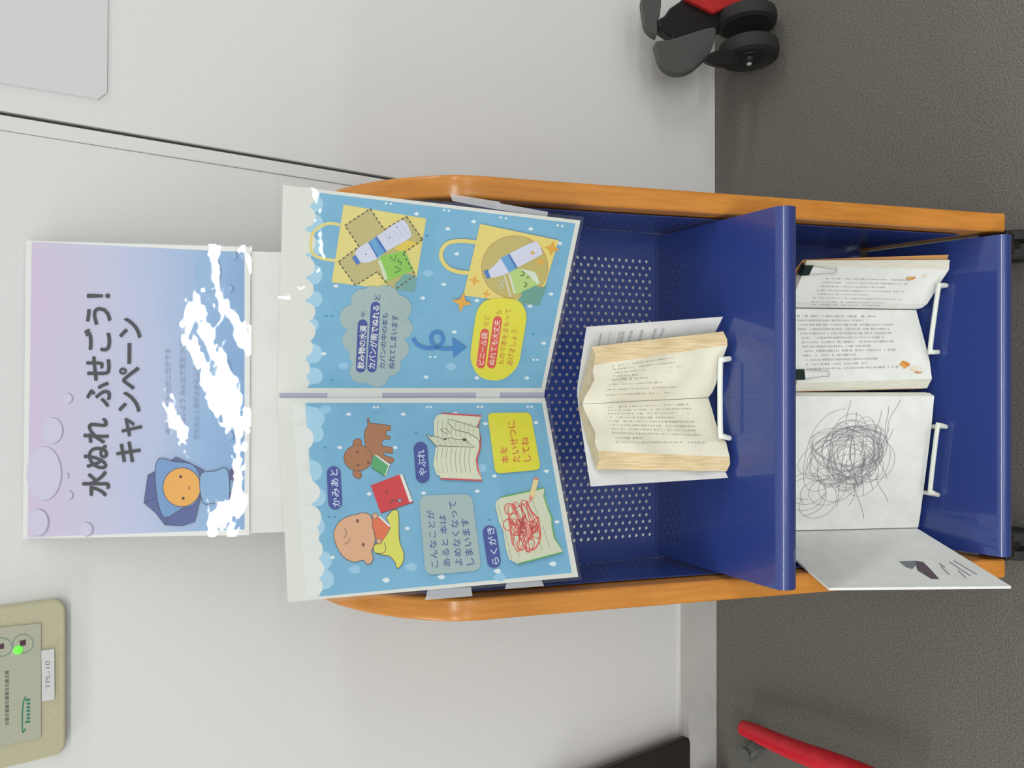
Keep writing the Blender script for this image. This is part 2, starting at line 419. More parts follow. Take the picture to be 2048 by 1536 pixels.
for s in (-1, 1):
    for yy in (0.470, 0.69):
        cx = XC + s * 0.196
        c = mesh_obj('caster', *prism([(cx - .014, yy - .016, .081), (cx + .014, yy - .016, .081), (cx + .014, yy + .02, .081), (cx - .014, yy + .02, .081)],
            [(cx - .014, yy - .006, .026), (cx + .014, yy - .006, .026), (cx + .014, yy + .006, .026), (cx - .014, yy + .006, .026)]), M_black, stand)
        bevel(c, 0.002)
        v, f = lathe_vf([(0.010, -0.019), (0.023, -0.019), (0.0255, -0.016), (0.0255, -0.0065), (0.012, -0.006), (0.012, 0.006), (0.0255, 0.0065), (0.0255, 0.016), (0.023, 0.019), (0.010, 0.019)], (cx, yy + .004, 0.0258), (1, 0, 0))
        mesh_obj('wheel', v, f, M_rubber, c, smooth=False)

# ================================================================== BACKING BOARD AND SIGN
lean = math.radians(27.0)
SN = np.array([0, -math.cos(lean), math.sin(lean)]); SE = np.array([0, math.sin(lean), math.cos(lean)])
SP = at_y(501, 782, 0.872)                                  # a point of the sign's plane
bp = SP - SN * 0.0022
bq = [on_plane(60, 1064, bp, SN), on_plane(60, 500, bp, SN)]
zbot = 0.8112
def down(p): return p + SE * ((zbot - p[2]) / SE[2])
bq2 = [on_plane(505, 1066, bp, SN), on_plane(505, 503, bp, SN)]
xL, xR = float(bq2[0][0]), float(bq2[1][0])
def on_board(x, z): t = (z - bp[2]) / SE[2]; return np.array([x, bp[1] + SE[1] * t, z])
zt = float(SP[2] + 0.195 * SE[2])
bo = slab('backing_board', [on_board(xL, zbot), on_board(xR, zbot), on_board(xR, zt), on_board(xL, zt)], SN, 0.004, noise_mat('white_board', (206, 208, 202), (212, 214, 208), 20, 0.6))
tag(bo, 'plain white board leaning back behind the campaign sign, its lower end behind the open poster', 'board')

zs = zoomer(2.3276, 0, 440); zs5 = zoomer(2.52, 270, 480)
sign = empty('laminated_sign', tuple(SP), 'laminated pale blue and lilac landscape sign with large handwritten Japanese title, above the poster', 'sign')
def grad_print(name):
    mt = bpy.data.materials.new(name); mt.use_nodes = True; nt = mt.node_tree; L = nt.links.new; b = nt.nodes['Principled BSDF']
    tc = nt.nodes.new('ShaderNodeTexCoord'); sp = nt.nodes.new('ShaderNodeSeparateXYZ'); L(tc.outputs['Object'], sp.inputs[0])
    nz = nt.nodes.new('ShaderNodeTexNoise'); nz.inputs['Scale'].default_value = 9; L(tc.outputs['Object'], nz.inputs['Vector'])
    mr = nt.nodes.new('ShaderNodeMapRange'); mr.inputs[1].default_value = 0.0; mr.inputs[2].default_value = 0.19; L(sp.outputs[2], mr.inputs[0])
    ad = nt.nodes.new('ShaderNodeMath'); ad.operation = 'MULTIPLY_ADD'; ad.inputs[1].default_value = 0.25; L(nz.outputs[0], ad.inputs[0]); L(mr.outputs[0], ad.inputs[2])
    sb = nt.nodes.new('ShaderNodeMath'); sb.operation = 'SUBTRACT'; sb.inputs[1].default_value = 0.125; L(ad.outputs[0], sb.inputs[0])
    rp = nt.nodes.new('ShaderNodeValToRGB'); e = rp.color_ramp.elements
    e[0].position = 0.0; e[0].color = alb((112, 155, 198)); e[1].position = 1.0; e[1].color = alb((200, 186, 208))
    for pos, c in ((0.22, (138, 172, 208)), (0.42, (172, 184, 212)), (0.65, (188, 190, 214))):
        x = e.new(pos); x.color = alb(c)
    L(sb.outputs[0], rp.inputs[0]); L(rp.outputs[0], b.inputs['Base Color']); b.inputs['Roughness'].default_value = 0.6
    return mt
S = Sheet(SP, SN)
M_paper = paint((222, 223, 218), 0.6); M_sgrad = grad_print('watercolour_print')
S.poly(zs((122, 96), (1166, 126), (1160, 1466), (106, 1482)), M_paper)
S.poly(zs((147, 101), (1138, 150), (1138, 1440), (128, 1478)), M_sgrad)
B1, B2 = paint((198, 196, 216)), paint((150, 142, 168))
def bubble(c, rx, ry, fill=B1, rim=B2, w=2.2):
    (cx, cy), = zs(c); rx /= 2.3276; ry /= 2.3276
    S.ell((cx, cy), rx, ry, fill)
    S.line([(cx + rx * math.cos(a), cy + ry * math.sin(a)) for a in np.linspace(-1.9, 1.9, 30)], w * 1.6, rim, taper=True)
bubble((205, 1180), 82, 126); bubble((245, 980), 48, 60); bubble((316, 830), 22, 24); bubble((311, 1190), 9, 12); bubble((322, 1281), 18, 20); bubble((402, 1440), 30, 32)
bubble((178, 1408), 48, 62)
LB1, LB2 = paint((142, 176, 209)), paint((104, 136, 176))
for c, rx, ry in (((965, 245), 62, 90), ((1028, 690), 46, 50), ((1000, 830), 16, 19), ((1072, 1005), 16, 20), ((1072, 320), 13, 15), ((1092, 165), 10, 18)): bubble(c, rx, ry, LB1, LB2)
INK = paint((32, 34, 40), 0.6)
S.text('水ぬれ', zs((447, 1285))[0], zs((447, 925))[0], 124 / 2.3276, INK, 0.022)
S.text('ふせごう！', zs((455, 868))[0], zs((455, 345))[0], 122 / 2.3276, INK, 0.022)
S.text('キャンペーン', zs((600, 1125))[0], zs((608, 458))[0], 116 / 2.3276, INK, 0.022)
SM = paint((138, 148, 176))
S.text('本はとっても水がニガテです', zs5((165, 978))[0], zs5((165, 545))[0], 12.5, SM, 0.0)
S.text('ぬらさないよう みんなで気をつけて', zs5((238, 1026))[0], zs5((238, 490))[0], 13, SM, 0.0)
S.text('きもちよく本がよめるようにしよう', zs5((308, 1002))[0], zs5((308, 515))[0], 13, SM, 0.0)
NV, OL = paint((68, 84, 142)), paint((44, 52, 84))
um = zs5((45, 1325), (65, 1185), (105, 1165), (180, 1112), (206, 1095), (270, 1122), (345, 1160), (330, 1300), (300, 1420), (240, 1440), (150, 1436), (105, 1375))
S.poly(um, NV); S.line(um, 1.3, OL, closed=True)
for a, b in (((45, 1325), (240, 1250)), ((65, 1185), (240, 1250)), ((150, 1436), (240, 1250))): S.line(zs5(a, b), 1.0, OL)
hd = zs5((114, 1110), (200, 1117), (300, 1140), (335, 1250), (300, 1330), (240, 1352), (145, 1395), (105, 1250))
S.poly(hd, paint((104, 146, 194)), True); S.line(hd, 1.5, OL, True, True)
S.ell(zs5((236, 1246))[0], 95 / 2.52, 98 / 2.52, paint((226, 164, 62))); (fx, fy), = zs5((236, 1246))
S.line([(fx + 37.7 * math.cos(a), fy + 38.9 * math.sin(a)) for a in np.linspace(0, 6.1, 40)], 1.4, OL)
for c in ((230, 1193), (243, 1302)): S.ell(zs5(c)[0], 3, 3, INK)
S.line(zs5((268, 1240), (276, 1248), (268, 1258)), 1.4, INK, True)
bd = zs5((330, 1185), (400, 1165), (460, 1152), (476, 1230), (466, 1330), (400, 1326), (340, 1320))
S.poly(bd, paint((126, 166, 204)), True); S.line(bd, 1.4, OL, True, True)
for c, rx, ry in (((495, 1181), 23, 33), ((497, 1297), 24, 36)): S.ell(zs5(c)[0], rx / 2.52, ry / 2.52, paint((58, 66, 116)))
S.build('printed_sheet', sign)
def film(name, quad_px, p, n, lift, mat, parent, nx=30, ny=22, wav=0.0, seed=0, curl=None):
    """thin clear pouch: a finely divided, slightly wavy skin with a real gauge"""
    rnd = random.Random(seed); ph = [rnd.uniform(0, 6.28) for _ in range(8)]
    c = [on_plane(x, y, p + n * lift, n) for x, y in quad_px]; V = []; F = []
    for i in range(nx + 1):
        for j in range(ny + 1):
            a, b = i / nx, j / ny
            q = (c[0] * (1 - a) + c[1] * a) * (1 - b) + (c[3] * (1 - a) + c[2] * a) * b
            d = wav * (math.sin(9 * a + 5 * b + ph[0]) * .4 + math.sin(17 * b + 3 * a + ph[1]) * .25 + math.sin(23 * a - 13 * b + ph[2]) * .2)
            if curl: d += curl(a, b)
            V.append(q + n * (d + wav))
    for i in range(nx):
        for j in range(ny): F.append((i * (ny + 1) + j, (i + 1) * (ny + 1) + j, (i + 1) * (ny + 1) + j + 1, i * (ny + 1) + j + 1))
    o = mesh_obj(name, V, F, mat, parent, smooth=True)
    return o
film('laminate_film', zs((92, 88), (1172, 118), (1168, 1472), (90, 1490)), SP, SN, 0.0022, M_film, sign, wav=0.0008, seed=3)

# ================================================================== OPEN POSTER (two laminated pages, folded in the middle)
Cb, Ct = at_y(1092, 786, 0.742), at_y(557, 786, 0.830)
poster = empty('laminated_poster', tuple(Cb), 'folded two-page laminated sky blue poster standing open at the top of the stand', 'poster')
def page_plane(bx, by, Y):
    Bp = at_y(bx, by, Y); n = np.cross(Bp - Cb, Ct - Cb); n = n / np.linalg.norm(n)
    return n if n[1] < 0 else -n
NR, NL = page_plane(1162, 438, 0.630), page_plane(1155, 1158, 0.645)
SKY, SKY2 = noise_mat('sky_print', (106, 170, 203), (114, 176, 208), 30, 0.6, k=PK), paint((160, 204, 226))
WH = paint((224, 227, 222)); CREAM = paint((220, 222, 212)); DROP = paint((222, 233, 236)); LDROP = paint((146, 196, 224)); DDROP = paint((66, 146, 192))
NAVY, NAVT, GREY = paint((42, 62, 146)), paint((58, 74, 142)), paint((160, 182, 180))
r2 = zoomer(3.103, 540, 340); r3 = zoomer(3.0727, 540, 760); z1 = zoomer(2.954, 660, 660); z2 = zoomer(4.041, 820, 800); z3 = zoomer(3.5714, 620, 370); z4 = zoomer(4.0406, 860, 420)
one = lambda z, c: z(c)[0]

# ---- right page
S = Sheet(Cb, NR)
S.poly([(556, 786), (1088.5, 785), (1161, 441), (566, 370)], CREAM)
S.poly([(612, 776), (1082.7, 776), (1150.8, 446.7), (626, 384)], SKY)
cz = lambda z, k, L: [one(z, (x, y)) + (r / k,) for x, y, r in L]
S.scallop(cz(r2, 3.103, ((270, 800, 55), (262, 1140, 62), (275, 1280, 52), (260, 650, 66), (265, 480, 58), (272, 330, 58), (280, 210, 50), (262, 960, 40))), 612, 384, 776, SKY2)
S.scallop(cz(r2, 3.103, ((222, 880, 60), (215, 1000, 68), (205, 1100, 62), (190, 1230, 58), (198, 1322, 44), (205, 740, 66), (212, 600, 66), (208, 450, 76), (218, 290, 66), (225, 180, 48))), 585, 378, 776, CREAM)
S.k += 1
for c in ((910, 272), (1265, 320), (1105, 365), (1160, 520), (1080, 710), (950, 795), (1620, 365), (1800, 455), (1285, 810), (1145, 1005), (335, 1140), (970, 1285), (1285, 1290), (1595, 1290), (1745, 770), (1700, 1075), (410, 720), (1615, 845)): S.drop(one(r2, c), 4.2, DROP)
for c in ((985, 640), (460, 1215), (1125, 1220)): S.drop(one(r2, c), 9, LDROP)
for c in ((975, 408), (1635, 1018), (350, 905), (385, 905), (385, 1305)): S.drop(one(r2, c), 3, DDROP)
for c in ((720, 206), (750, 210), (1082, 248), (1110, 253), (1432, 295), (1465, 300), (1785, 343), (1815, 348), (995, 1160), (1025, 1160), (1635, 1178), (1660, 1178)): S.ell(one(r2, c), 2.6, 2.2, DROP, lift=False)
BAG, OLV, DASHC = paint((224, 210, 122)), paint((188, 178, 112)), paint((84, 72, 62))
S.line(z3((215, 285), (130, 275), (40, 320), (5, 400), (20, 490), (90, 525), (185, 540)), 6, BAG, True)
S.poly(z3((240, 140), (830, 240), (745, 765), (155, 695)), BAG)
cross = z3((430, 170), (530, 320), (690, 225), (803, 390), (665, 490), (752, 645), (590, 757), (480, 620), (325, 718), (203, 550), (350, 440), (249, 290))
S.poly(cross, OLV); S.poly(z3((600, 452), (690, 395), (795, 412), (668, 485)), paint((222, 198, 76)))
S.poly(z3((490, 545), (500, 510), (680, 465), (742, 610), (540, 690)), paint((136, 198, 78)))
S.poly(z3((483, 540), (505, 530), (556, 668), (534, 680)), paint((206, 220, 186)))
GK = paint((58, 78, 40))
S.line(z3((570, 510), (605, 547), (616, 500)), 1.8, GK); S.line(z3((635, 528), (632, 548), (652, 552), (646, 572)), 1.6, GK, True); S.line(z3((607, 628), (652, 606), (606, 582)), 1.8, GK)
S.poly(z3((612, 752), (605, 705), (640, 675), (662, 642), (705, 635), (765, 660), (745, 765)), paint((112, 164, 158)))
S.dash(cross, 2.4, DASHC)
BOT, BLAB, BLB2 = paint((208, 213, 232)), paint((92, 158, 206)), paint((58, 112, 186))
def bottle(z, body, label, bands, cap):
    S.poly(z(*body), BOT, True); S.poly(z(*label), BLAB)
    for b in bands: S.poly(z(*b), BLB2)
    S.poly(z(*cap), BLB2)
bottle(z3, [(345, 450), (420, 405), (470, 370), (640, 258), (685, 268), (722, 345), (700, 388), (545, 475), (485, 525), (410, 553), (352, 548), (322, 500)],
       [(415, 410), (475, 368), (545, 475), (480, 522)], [[(462, 376), (478, 366), (548, 474), (533, 484)], [(415, 410), (424, 404), (490, 516), (480, 522)]], [(300, 520), (326, 500), (361, 556), (335, 573)])
RIB = paint((188, 196, 220))
for k in range(5): S.line(z3((532 + k * 30, 352 - k * 18), (572 + k * 30, 418 - k * 18)), 0.9, RIB, lift=False)
for c in ((618, 300), (568, 378), (400, 495)): S.ell(one(z3, c), 1.4, 1.4, BLB2, lift=False)
S.cloud(cz(z3, 3.5714, ((380, 830, 88), (305, 950, 92), (318, 1110, 88), (340, 1220, 60), (370, 1330, 86), (480, 1365, 80), (570, 1285, 78), (620, 1170, 86), (650, 1020, 82), (632, 880, 92), (540, 815, 100), (450, 800, 80), (470, 950, 150), (470, 1150, 170), (450, 1260, 110))), GREY)
S.pill(one(z3, (362, 1305)), one(z3, (376, 995)), 70 / 3.5714, NAVY); S.text('飲み物の水滴', one(z3, (361, 1312)), one(z3, (382, 1005)), 14, WH, .02)
S.text('や', one(z3, (380, 945)), one(z3, (380, 903)), 9, NAVT)
S.pill(one(z3, (442, 1305)), one(z3, (468, 868)), 68 / 3.5714, NAVY); S.text('カバンが雨でぬれる', one(z3, (440, 1312)), one(z3, (474, 862)), 14, WH, .02)
S.text('と', one(z3, (480, 822)), one(z3, (480, 785)), 11, NAVT)
S.text('カバンの中の本も', one(z3, (514, 1312)), one(z3, (538, 915)), 12, NAVT, .006); S.text('ぬれてしまいます', one(z3, (580, 1312)), one(z3, (608, 932)), 12, NAVT, .006)
ARW = paint((38, 126, 192))
S.line(r2((888, 1045), (915, 1085), (975, 1107), (1040, 1100), (1075, 1058), (1060, 1015), (1025, 1008), (1000, 1035), (1012, 1080), (1060, 1108), (1140, 1110)), 7.5, ARW, True)
S.poly(z4((180, 1030), (300, 1110), (190, 1195)), ARW)
S.poly(z4((405, 112), (1040, 245), (880, 772), (270, 690)), paint((226, 208, 112)))
S.line(z4((378, 262), (250, 250), (140, 270), (90, 340), (100, 410), (150, 470), (230, 500), (312, 508)), 8, paint((226, 208, 112)), True)
GOLD = paint((224, 164, 46))
cc = [(685 + 268 * math.cos(a), 462 + 254 * math.sin(a)) for a in np.linspace(0, 2 * math.pi, 49)[:-1]]
S.poly(z4(*cc), paint((190, 176, 98))); S.dash(z4(*cc), 1.3, paint((186, 116, 52)), 5, 2)
for c, r in (((360, 570), 50), ((455, 680), 38), ((895, 420), 42)): S.star(one(z4, c), r / 4.04, GOLD, .36)
S.star(one(z4, (985, 312)), 64 / 4.04, GOLD, .42)
S.poly(z4((645, 510), (690, 478), (740, 470), (868, 528), (888, 590), (832, 642), (740, 665), (690, 682)), paint((178, 208, 122)))
S.poly(z4((735, 474), (850, 502), (888, 592), (868, 600), (800, 528)), paint((212, 224, 204)))
S.line(z4((602, 530), (652, 702)), 4.2, paint((206, 206, 170))); S.line(z4((640, 518), (684, 672)), 4.2, paint((214, 222, 196)))
S.line(z4((728, 530), (752, 528), (760, 508), (742, 494)), 1.8, GK, True); S.line(z4((785, 553), (786, 540), (796, 548), (802, 538)), 1.2, GK, True); S.line(z4((758, 622), (778, 614), (780, 596), (764, 585)), 1.8, GK, True)
XG = paint((200, 202, 180))
for a, b in (((540, 560), (600, 600)), ((600, 560), (560, 620)), ((560, 640), (600, 610)), ((580, 580), (582, 640))): S.line(z4(a, b), 1.8, XG, lift=False)
S.poly(z4((692, 745), (735, 702), (740, 662), (800, 637), (850, 610), (885, 625), (942, 618), (880, 772)), paint((98, 156, 142)))
bottle(z4, [(485, 478), (535, 432), (570, 390), (645, 350), (835, 258), (880, 275), (907, 348), (880, 372), (700, 470), (640, 508), (560, 535), (490, 545), (466, 500)],
       [(570, 390), (640, 355), (705, 466), (640, 505)], [[(628, 362), (643, 354), (708, 464), (692, 474)]], [(434, 495), (465, 480), (491, 545), (460, 556)])
S.star(one(z4, (830, 346)), 6.5, GOLD, .35); S.star(one(z4, (258, 746)), 21, GOLD, .36)
YEL = paint((222, 216, 42)); RED = paint((214, 74, 54)); TXO = paint((198, 118, 34))
S.poly(z4((480, 722), (600, 715), (720, 740), (776, 830), (772, 930), (745, 1090), (712, 1250), (620, 1350), (510, 1378), (390, 1335), (332, 1220), (332, 1120), (352, 970), (376, 830), (420, 755)), YEL, True)
S.pill(one(z4, (411, 1246)), one(z4, (443, 994)), 17.5, RED); S.text('ビニール袋', one(z4, (410, 1250)), one(z4, (443, 992)), 12.5, paint((236, 214, 200)), .012)
S.text('など', one(z4, (448, 942)), one(z4, (463, 850)), 11, TXO, 0)
S.pill(one(z4, (497, 1246)), one(z4, (546, 893)), 17.5, RED); S.text('ぬれても大丈夫', one(z4, (496, 1252)), one(z4, (546, 888)), 12.5, paint((236, 214, 200)), .012)
S.text('な', one(z4, (555, 846)), one(z4, (562, 806)), 10, TXO, 0)
S.text('もので本をまもって', one(z4, (572, 1250)), one(z4, (634, 800)), 12, TXO, 0); S.text('あげましょう', one(z4, (642, 1255)), one(z4, (684, 968)), 13, TXO, 0)
pr = S.build('poster_page', poster, 'right page: yellow bags with bottles, a cloud of text and a yellow bubble')

# ---- left page
S = Sheet(Cb, NL)
S.poly([(556.3, 796), (1090, 796), (1156.7, 1153.8), (575.8, 1204)], CREAM)
S.poly([(612, 805.6), (1084, 805.6), (1143.7, 1145.7), (640, 1193)], SKY)
S.scallop(cz(r3, 3.0727, ((268, 235, 68), (275, 330, 55), (255, 560, 66), (285, 720, 58), (275, 900, 62), (318, 1110, 62), (332, 1225, 62))), 610, 805.6, 1193, SKY2, slope=.07)
S.scallop(cz(r3, 3.0727, ((165, 200, 50), (190, 360, 78), (165, 480, 70), (190, 620, 70), (238, 690, 70), (240, 845, 76), (232, 950, 72), (250, 1040, 74), (262, 1160, 70), (262, 1270, 62))), 585, 805.6, 1196, WH, slope=.07)
S.k += 1
for c in ((485, 210), (820, 210), (430, 415), (770, 415), (610, 700), (945, 695), (1275, 683), (845, 912), (1380, 590), (1700, 560), (1765, 872), (385, 1090), (1325, 268), (1635, 262), (1140, 205)): S.drop(one(r3, c), 4.2, DROP)
for c in ((715, 1230), (1740, 1130), (1400, 1175), (1055, 1210)): S.drop(one(r3, c), 6.2, DROP)
for c in ((345, 182), (525, 1165), (870, 1150), (1415, 1212), (1300, 540)): S.drop(one(r3, c), 10.5, LDROP)
for c in ((640, 168), (662, 168), (965, 167), (988, 167), (1278, 165), (1302, 165), (1584, 165), (1608, 165)): S.ell(one(r3, c), 2.8, 2.2, DROP, lift=False)
for c in ((340, 415), (900, 325), (365, 840), (400, 840), (1350, 860)): S.drop(one(r3, c), 3, DDROP)
BR, BRO = paint((168, 108, 62)), paint((84, 50, 30))
body = z1((225, 515), (236, 550), (300, 556), (360, 566), (358, 594), (335, 596), (330, 620), (356, 630), (354, 648), (325, 645), (305, 660), (310, 685), (370, 694), (372, 730), (320, 725), (316, 738), (370, 755), (381, 770), (365, 788), (300, 772), (250, 745), (212, 700), (204, 650), (205, 595), (224, 562), (220, 530))
S.poly(body, BR); S.line(body, 1.2, BRO, closed=True)
for e in (((140, 692), (138, 658), (165, 641), (186, 656), (181, 686), (155, 696)), ((140, 828), (138, 860), (168, 878), (187, 862), (170, 826))):
    S.poly(z1(*e), BR, True); S.line(z1(*e), 1.2, BRO, True, True)
S.ell(one(z1, (166, 756)), 84 / 2.954, 77 / 2.954, BR, n=32); S.line([(one(z1, (166, 756))[0] + 28.4 * math.cos(a), one(z1, (166, 756))[1] + 26 * math.sin(a)) for a in np.linspace(0, 6.28, 40)], 1.1, BRO)
for c in ((162, 722), (166, 797), (226, 783)): S.ell(one(z1, c), 2.6, 2.2, BRO)
S.poly(z1((248, 775), (264, 738), (356, 796), (326, 866), (243, 812)), paint((70, 164, 98))); S.poly(z1((262, 737), (278, 740), (357, 796), (330, 866), (322, 862), (345, 802)), WH); S.line(z1((243, 812), (326, 866), (357, 796)), 1.2, paint((40, 70, 50)))
RB = paint((206, 34, 42)); DK = paint((60, 30, 40))
S.poly(z1((240, 918), (412, 853), (492, 1020), (300, 1083)), RB); S.poly(z1((411, 853), (431, 852), (490, 1010), (470, 1019)), WH); S.line(z1((431, 852), (492, 1018), (300, 1083)), 1.2, DK)
S.line(z1((345, 940), (330, 955), (346, 966)), 1.4, DK, True); S.line(z1((356, 1000), (372, 1006), (358, 1026)), 1.4, DK, True); S.line(z1((372, 1002), (400, 1010)), 1.3, DK)
S.ell(one(z1, (412, 1008)), 4.6, 3.4, DK); S.ell(one(z1, (412, 1008)), 3.4, 2.2, paint((150, 190, 220)))
YB, SKN, SKO = paint((216, 216, 84)), paint((218, 168, 128)), paint((92, 66, 52))
yb = z1((370, 1066), (398, 1064), (406, 1100), (410, 1240), (436, 1320), (431, 1372), (406, 1406), (391, 1400), (386, 1376), (352, 1336), (318, 1331), (262, 1312), (258, 1278), (285, 1258), (315, 1236), (355, 1166), (335, 1108))
S.poly(yb, YB); S.line(yb, 1.2, SKO, True, True)
S.line(z1((270, 1318), (315, 1318), (330, 1285), (318, 1255)), 1.2, SKO, True)
ob = z1((280, 1100), (356, 1160), (316, 1242), (270, 1232), (262, 1180), (240, 1150), (250, 1115)); S.poly(ob, paint((222, 106, 58))); S.poly(z1((280, 1098), (296, 1100), (359, 1155), (350, 1164)), WH)
head = z1((155, 1090), (195, 1080), (236, 1094), (251, 1138), (250, 1165), (260, 1190), (266, 1250), (246, 1308), (255, 1345), (241, 1378), (215, 1382), (195, 1360), (140, 1370), (80, 1340), (36, 1270), (22, 1200), (50, 1140), (100, 1104))
S.poly(head, SKN, True); S.line(head, 1.2, SKO, True, True)
S.line(z1((84, 1168), (98, 1200), (80, 1231)), 1.2, SKO, True); S.line(z1((80, 1266), (106, 1256), (119, 1232)), 1.2, SKO, True)
for c in ((163, 1128), (197, 1268)): S.ell(one(z1, c), 3.2, 3.6, paint((120, 72, 40)))
for c in ((266, 1098), (290, 1247)): S.ell(one(z1, c), 5.6, 5.8, SKN); S.line([(one(z1, c)[0] + 5.6 * math.cos(a), one(z1, c)[1] + 5.8 * math.sin(a)) for a in np.linspace(0, 6.28, 20)], 1.0, SKO)
for a, b, t, ta, tb in (((391, 572), (400, 752), 'かみあと', (408, 778), (392, 548)), ((925, 422), (938, 590), 'やぶれ', (941, 588), (925, 430)), ((1350, 936), (1376, 1112), 'らくがき', (1388, 1132), (1352, 906))):
    S.pill(one(r3, a), one(r3, b), 27.5, NAVY); S.text(t, one(r3, ta), one(r3, tb), 15, paint((206, 222, 236)), .012)
S.rquad(r3((915, 710), (1240, 700), (1300, 1170), (955, 1200)), 18, GREY)
for t, a, b in (('こんなことが', (1012, 1152), (984, 800)), ('あると 本は', (1088, 1146), (1058, 830)), ('よめなくなって', (1162, 1140), (1120, 745)), ('しまいます', (1232, 1135), (1196, 850))): S.text(t, one(r3, a), one(r3, b), 15, NAVT, .008)
S.rquad(z2((625, 105), (975, 100), (1057, 562), (690, 597)), 12, paint((220, 214, 28)))
RT_ = paint((204, 82, 34))
for t, a, b in (('本を', (772, 515), (754, 380)), ('たいせつに', (862, 505), (816, 172)), ('してね', (950, 495), (924, 300))): S.text(t, one(z2, a), one(z2, b), 15, RT_, .008)
PG, PGL, RDC, DKL = paint((206, 212, 184)), paint((146, 148, 124)), paint((206, 50, 62)), paint((58, 58, 52))
S.poly(z2((255, 108), (580, 130), (545, 215), (562, 380), (540, 480), (585, 650), (245, 635), (220, 380)), PG)
S.line(z2((255, 108), (578, 130), (545, 215), (568, 300), (566, 390), (538, 480), (548, 560), (583, 650), (245, 635)), 3.2, RDC)
for p in (((192, 165), (222, 122), (270, 114), (555, 138), (530, 215), (548, 372), (210, 376), (196, 320)), ((208, 384), (548, 378), (520, 480), (556, 638), (262, 630), (214, 600), (188, 520))): S.poly(z2(*p), paint((214, 218, 190)))
for k in range(8): S.line(z2((228 + 37 * k, 160 + 3 * k), (222 + 37 * k, 250 + 2 * k), (228 + 37 * k, 300)), 1.1, PGL, True, lift=False); S.line(z2((228 + 37 * k, 392), (216 + 37 * k, 480), (232 + 37 * k, 588)), 1.1, PGL, True, lift=False)
t1 = z2((128, 280), (175, 297), (190, 290), (240, 305), (280, 318), (330, 305), (380, 320), (440, 318), (470, 340), (522, 382), (210, 370)); S.poly(t1, paint((206, 210, 182))); S.line(t1, 1.2, DKL, closed=True)
for k in range(6): S.line(z2((220 + 45 * k, 318), (250 + 45 * k, 368)), 0.8, PGL, lift=False)
S.ell(one(z2, (440, 320)), 4.5, 3, DKL); S.ell(one(z2, (283, 316)), 2.6, 2.4, DKL)
t2 = z2((305, 150), (360, 166), (560, 226), (568, 330), (540, 308), (470, 266), (360, 240), (316, 195)); S.poly(t2, paint((210, 214, 186))); S.line(t2, 1.1, DKL, closed=True)
for k in range(5): S.line(z2((370 + 36 * k, 178 + 9 * k), (365 + 36 * k, 228 + 16 * k)), 0.8, PGL, lift=False)
S.line(z2((243, 236), (285, 228), (326, 266), (290, 272)), 1.1, DKL, closed=True)
pg = z2((690, 850), (700, 815), (740, 786), (1085, 712), (1088, 770), (1140, 940), (1160, 1110), (1238, 1226), (870, 1324), (802, 1290), (772, 1190), (755, 1060), (718, 980))
S.poly(pg, PG); S.line(z2((735, 786), (1086, 711), (1082, 780), (1112, 870), (1146, 950), (1150, 1030), (1168, 1110), (1238, 1228), (872, 1324)), 2.6, paint((88, 166, 70)))
for k in range(6): S.line(z2((712 + 55 * k, 850 - 8 * k), (765 + 58 * k, 1035 - 10 * k)), 1.0, PGL, lift=False); S.line(z2((770 + 60 * k, 1065 - 10 * k), (822 + 62 * k, 1290 - 18 * k)), 1.0, PGL, lift=False)
SCR, PNK = paint((216, 72, 62)), paint((226, 142, 136))
S.line(z2((945, 815), (975, 890), (1030, 960), (1052, 1060), (1048, 1130), (1010, 1200), (940, 1225)), 3, SCR, True)
rn = random.Random(5); pts = [(905 + rn.gauss(0, 62), 1010 + rn.gauss(0, 95)) for _ in range(52)]
pts = [(min(max(a, 765), 1050), min(max(b - (a - 905) * -0.25, 830), 1225)) for a, b in pts]
S.line(z2(*pts), 1.7, SCR, True)
for cx, cy in ((800, 880), (790, 1010), (850, 1050), (900, 1170), (970, 1160), (840, 960), (1000, 1030)):
    S.line([(one(z2, (cx, cy))[0] + 9 * math.cos(a), one(z2, (cx, cy))[1] + 11 * math.sin(a)) for a in np.linspace(0, 6.28, 22)], 1.9, SCR)
S.line(z2((935, 960), (960, 1060), (950, 1120)), 8, PNK, True, lift=True, taper=True)
S.poly(z2((1000, 640), (1040, 645), (1002, 792), (964, 770)), paint((226, 204, 146))); S.poly(z2((964, 770), (1002, 790), (962, 834)), paint((222, 136, 122))); S.poly(z2((996, 628), (1040, 632), (1038, 648), (1000, 642)), paint((220, 130, 116)))
pl_ = S.build('poster_page', poster, 'left page: dog, baby, torn and scribbled books, grey and yellow text boxes')

# clear pouch over both pages, joining strip, tape at the sides
fcurl = lambda a, b: (0.0115 * math.sin(math.pi * min(a, .48) / .48) * min(1, max(0, (b - .25) / .5))) + 0.0006 * math.sin(60 * b + 20 * a)
film('laminate_film', [(553, 781), (1097, 779), (1168, 434), (561, 362)], Cb, NR, 0.0052, M_film2, poster, wav=0.0008, seed=11, curl=fcurl)
film('laminate_film', [(553, 797), (1097, 795), (1163, 1160), (570, 1212)], Cb, NL, 0.0052, M_film2, poster, wav=0.0008, seed=12)
nj = (NR + NL) / np.linalg.norm(NR + NL)
slab('joining_strip', [on_plane(x, y, Cb - nj * 0.0006, nj) for x, y in ((560, 800), (1088, 800), (1090, 780), (558, 780))], nj, 0.0005, paint((168, 168, 188), 0.35), poster, label='pale violet joining strip down the fold')
for a, b in ((655, 765), (952, 1000)):
    slab('tape_patch', [on_plane(x, y, Cb + nj * 0.0004, nj) for x, y in ((a, 797), (b, 797), (b, 783), (a, 783))], nj, 0.0003, paint((206, 208, 208), 0.35), poster)
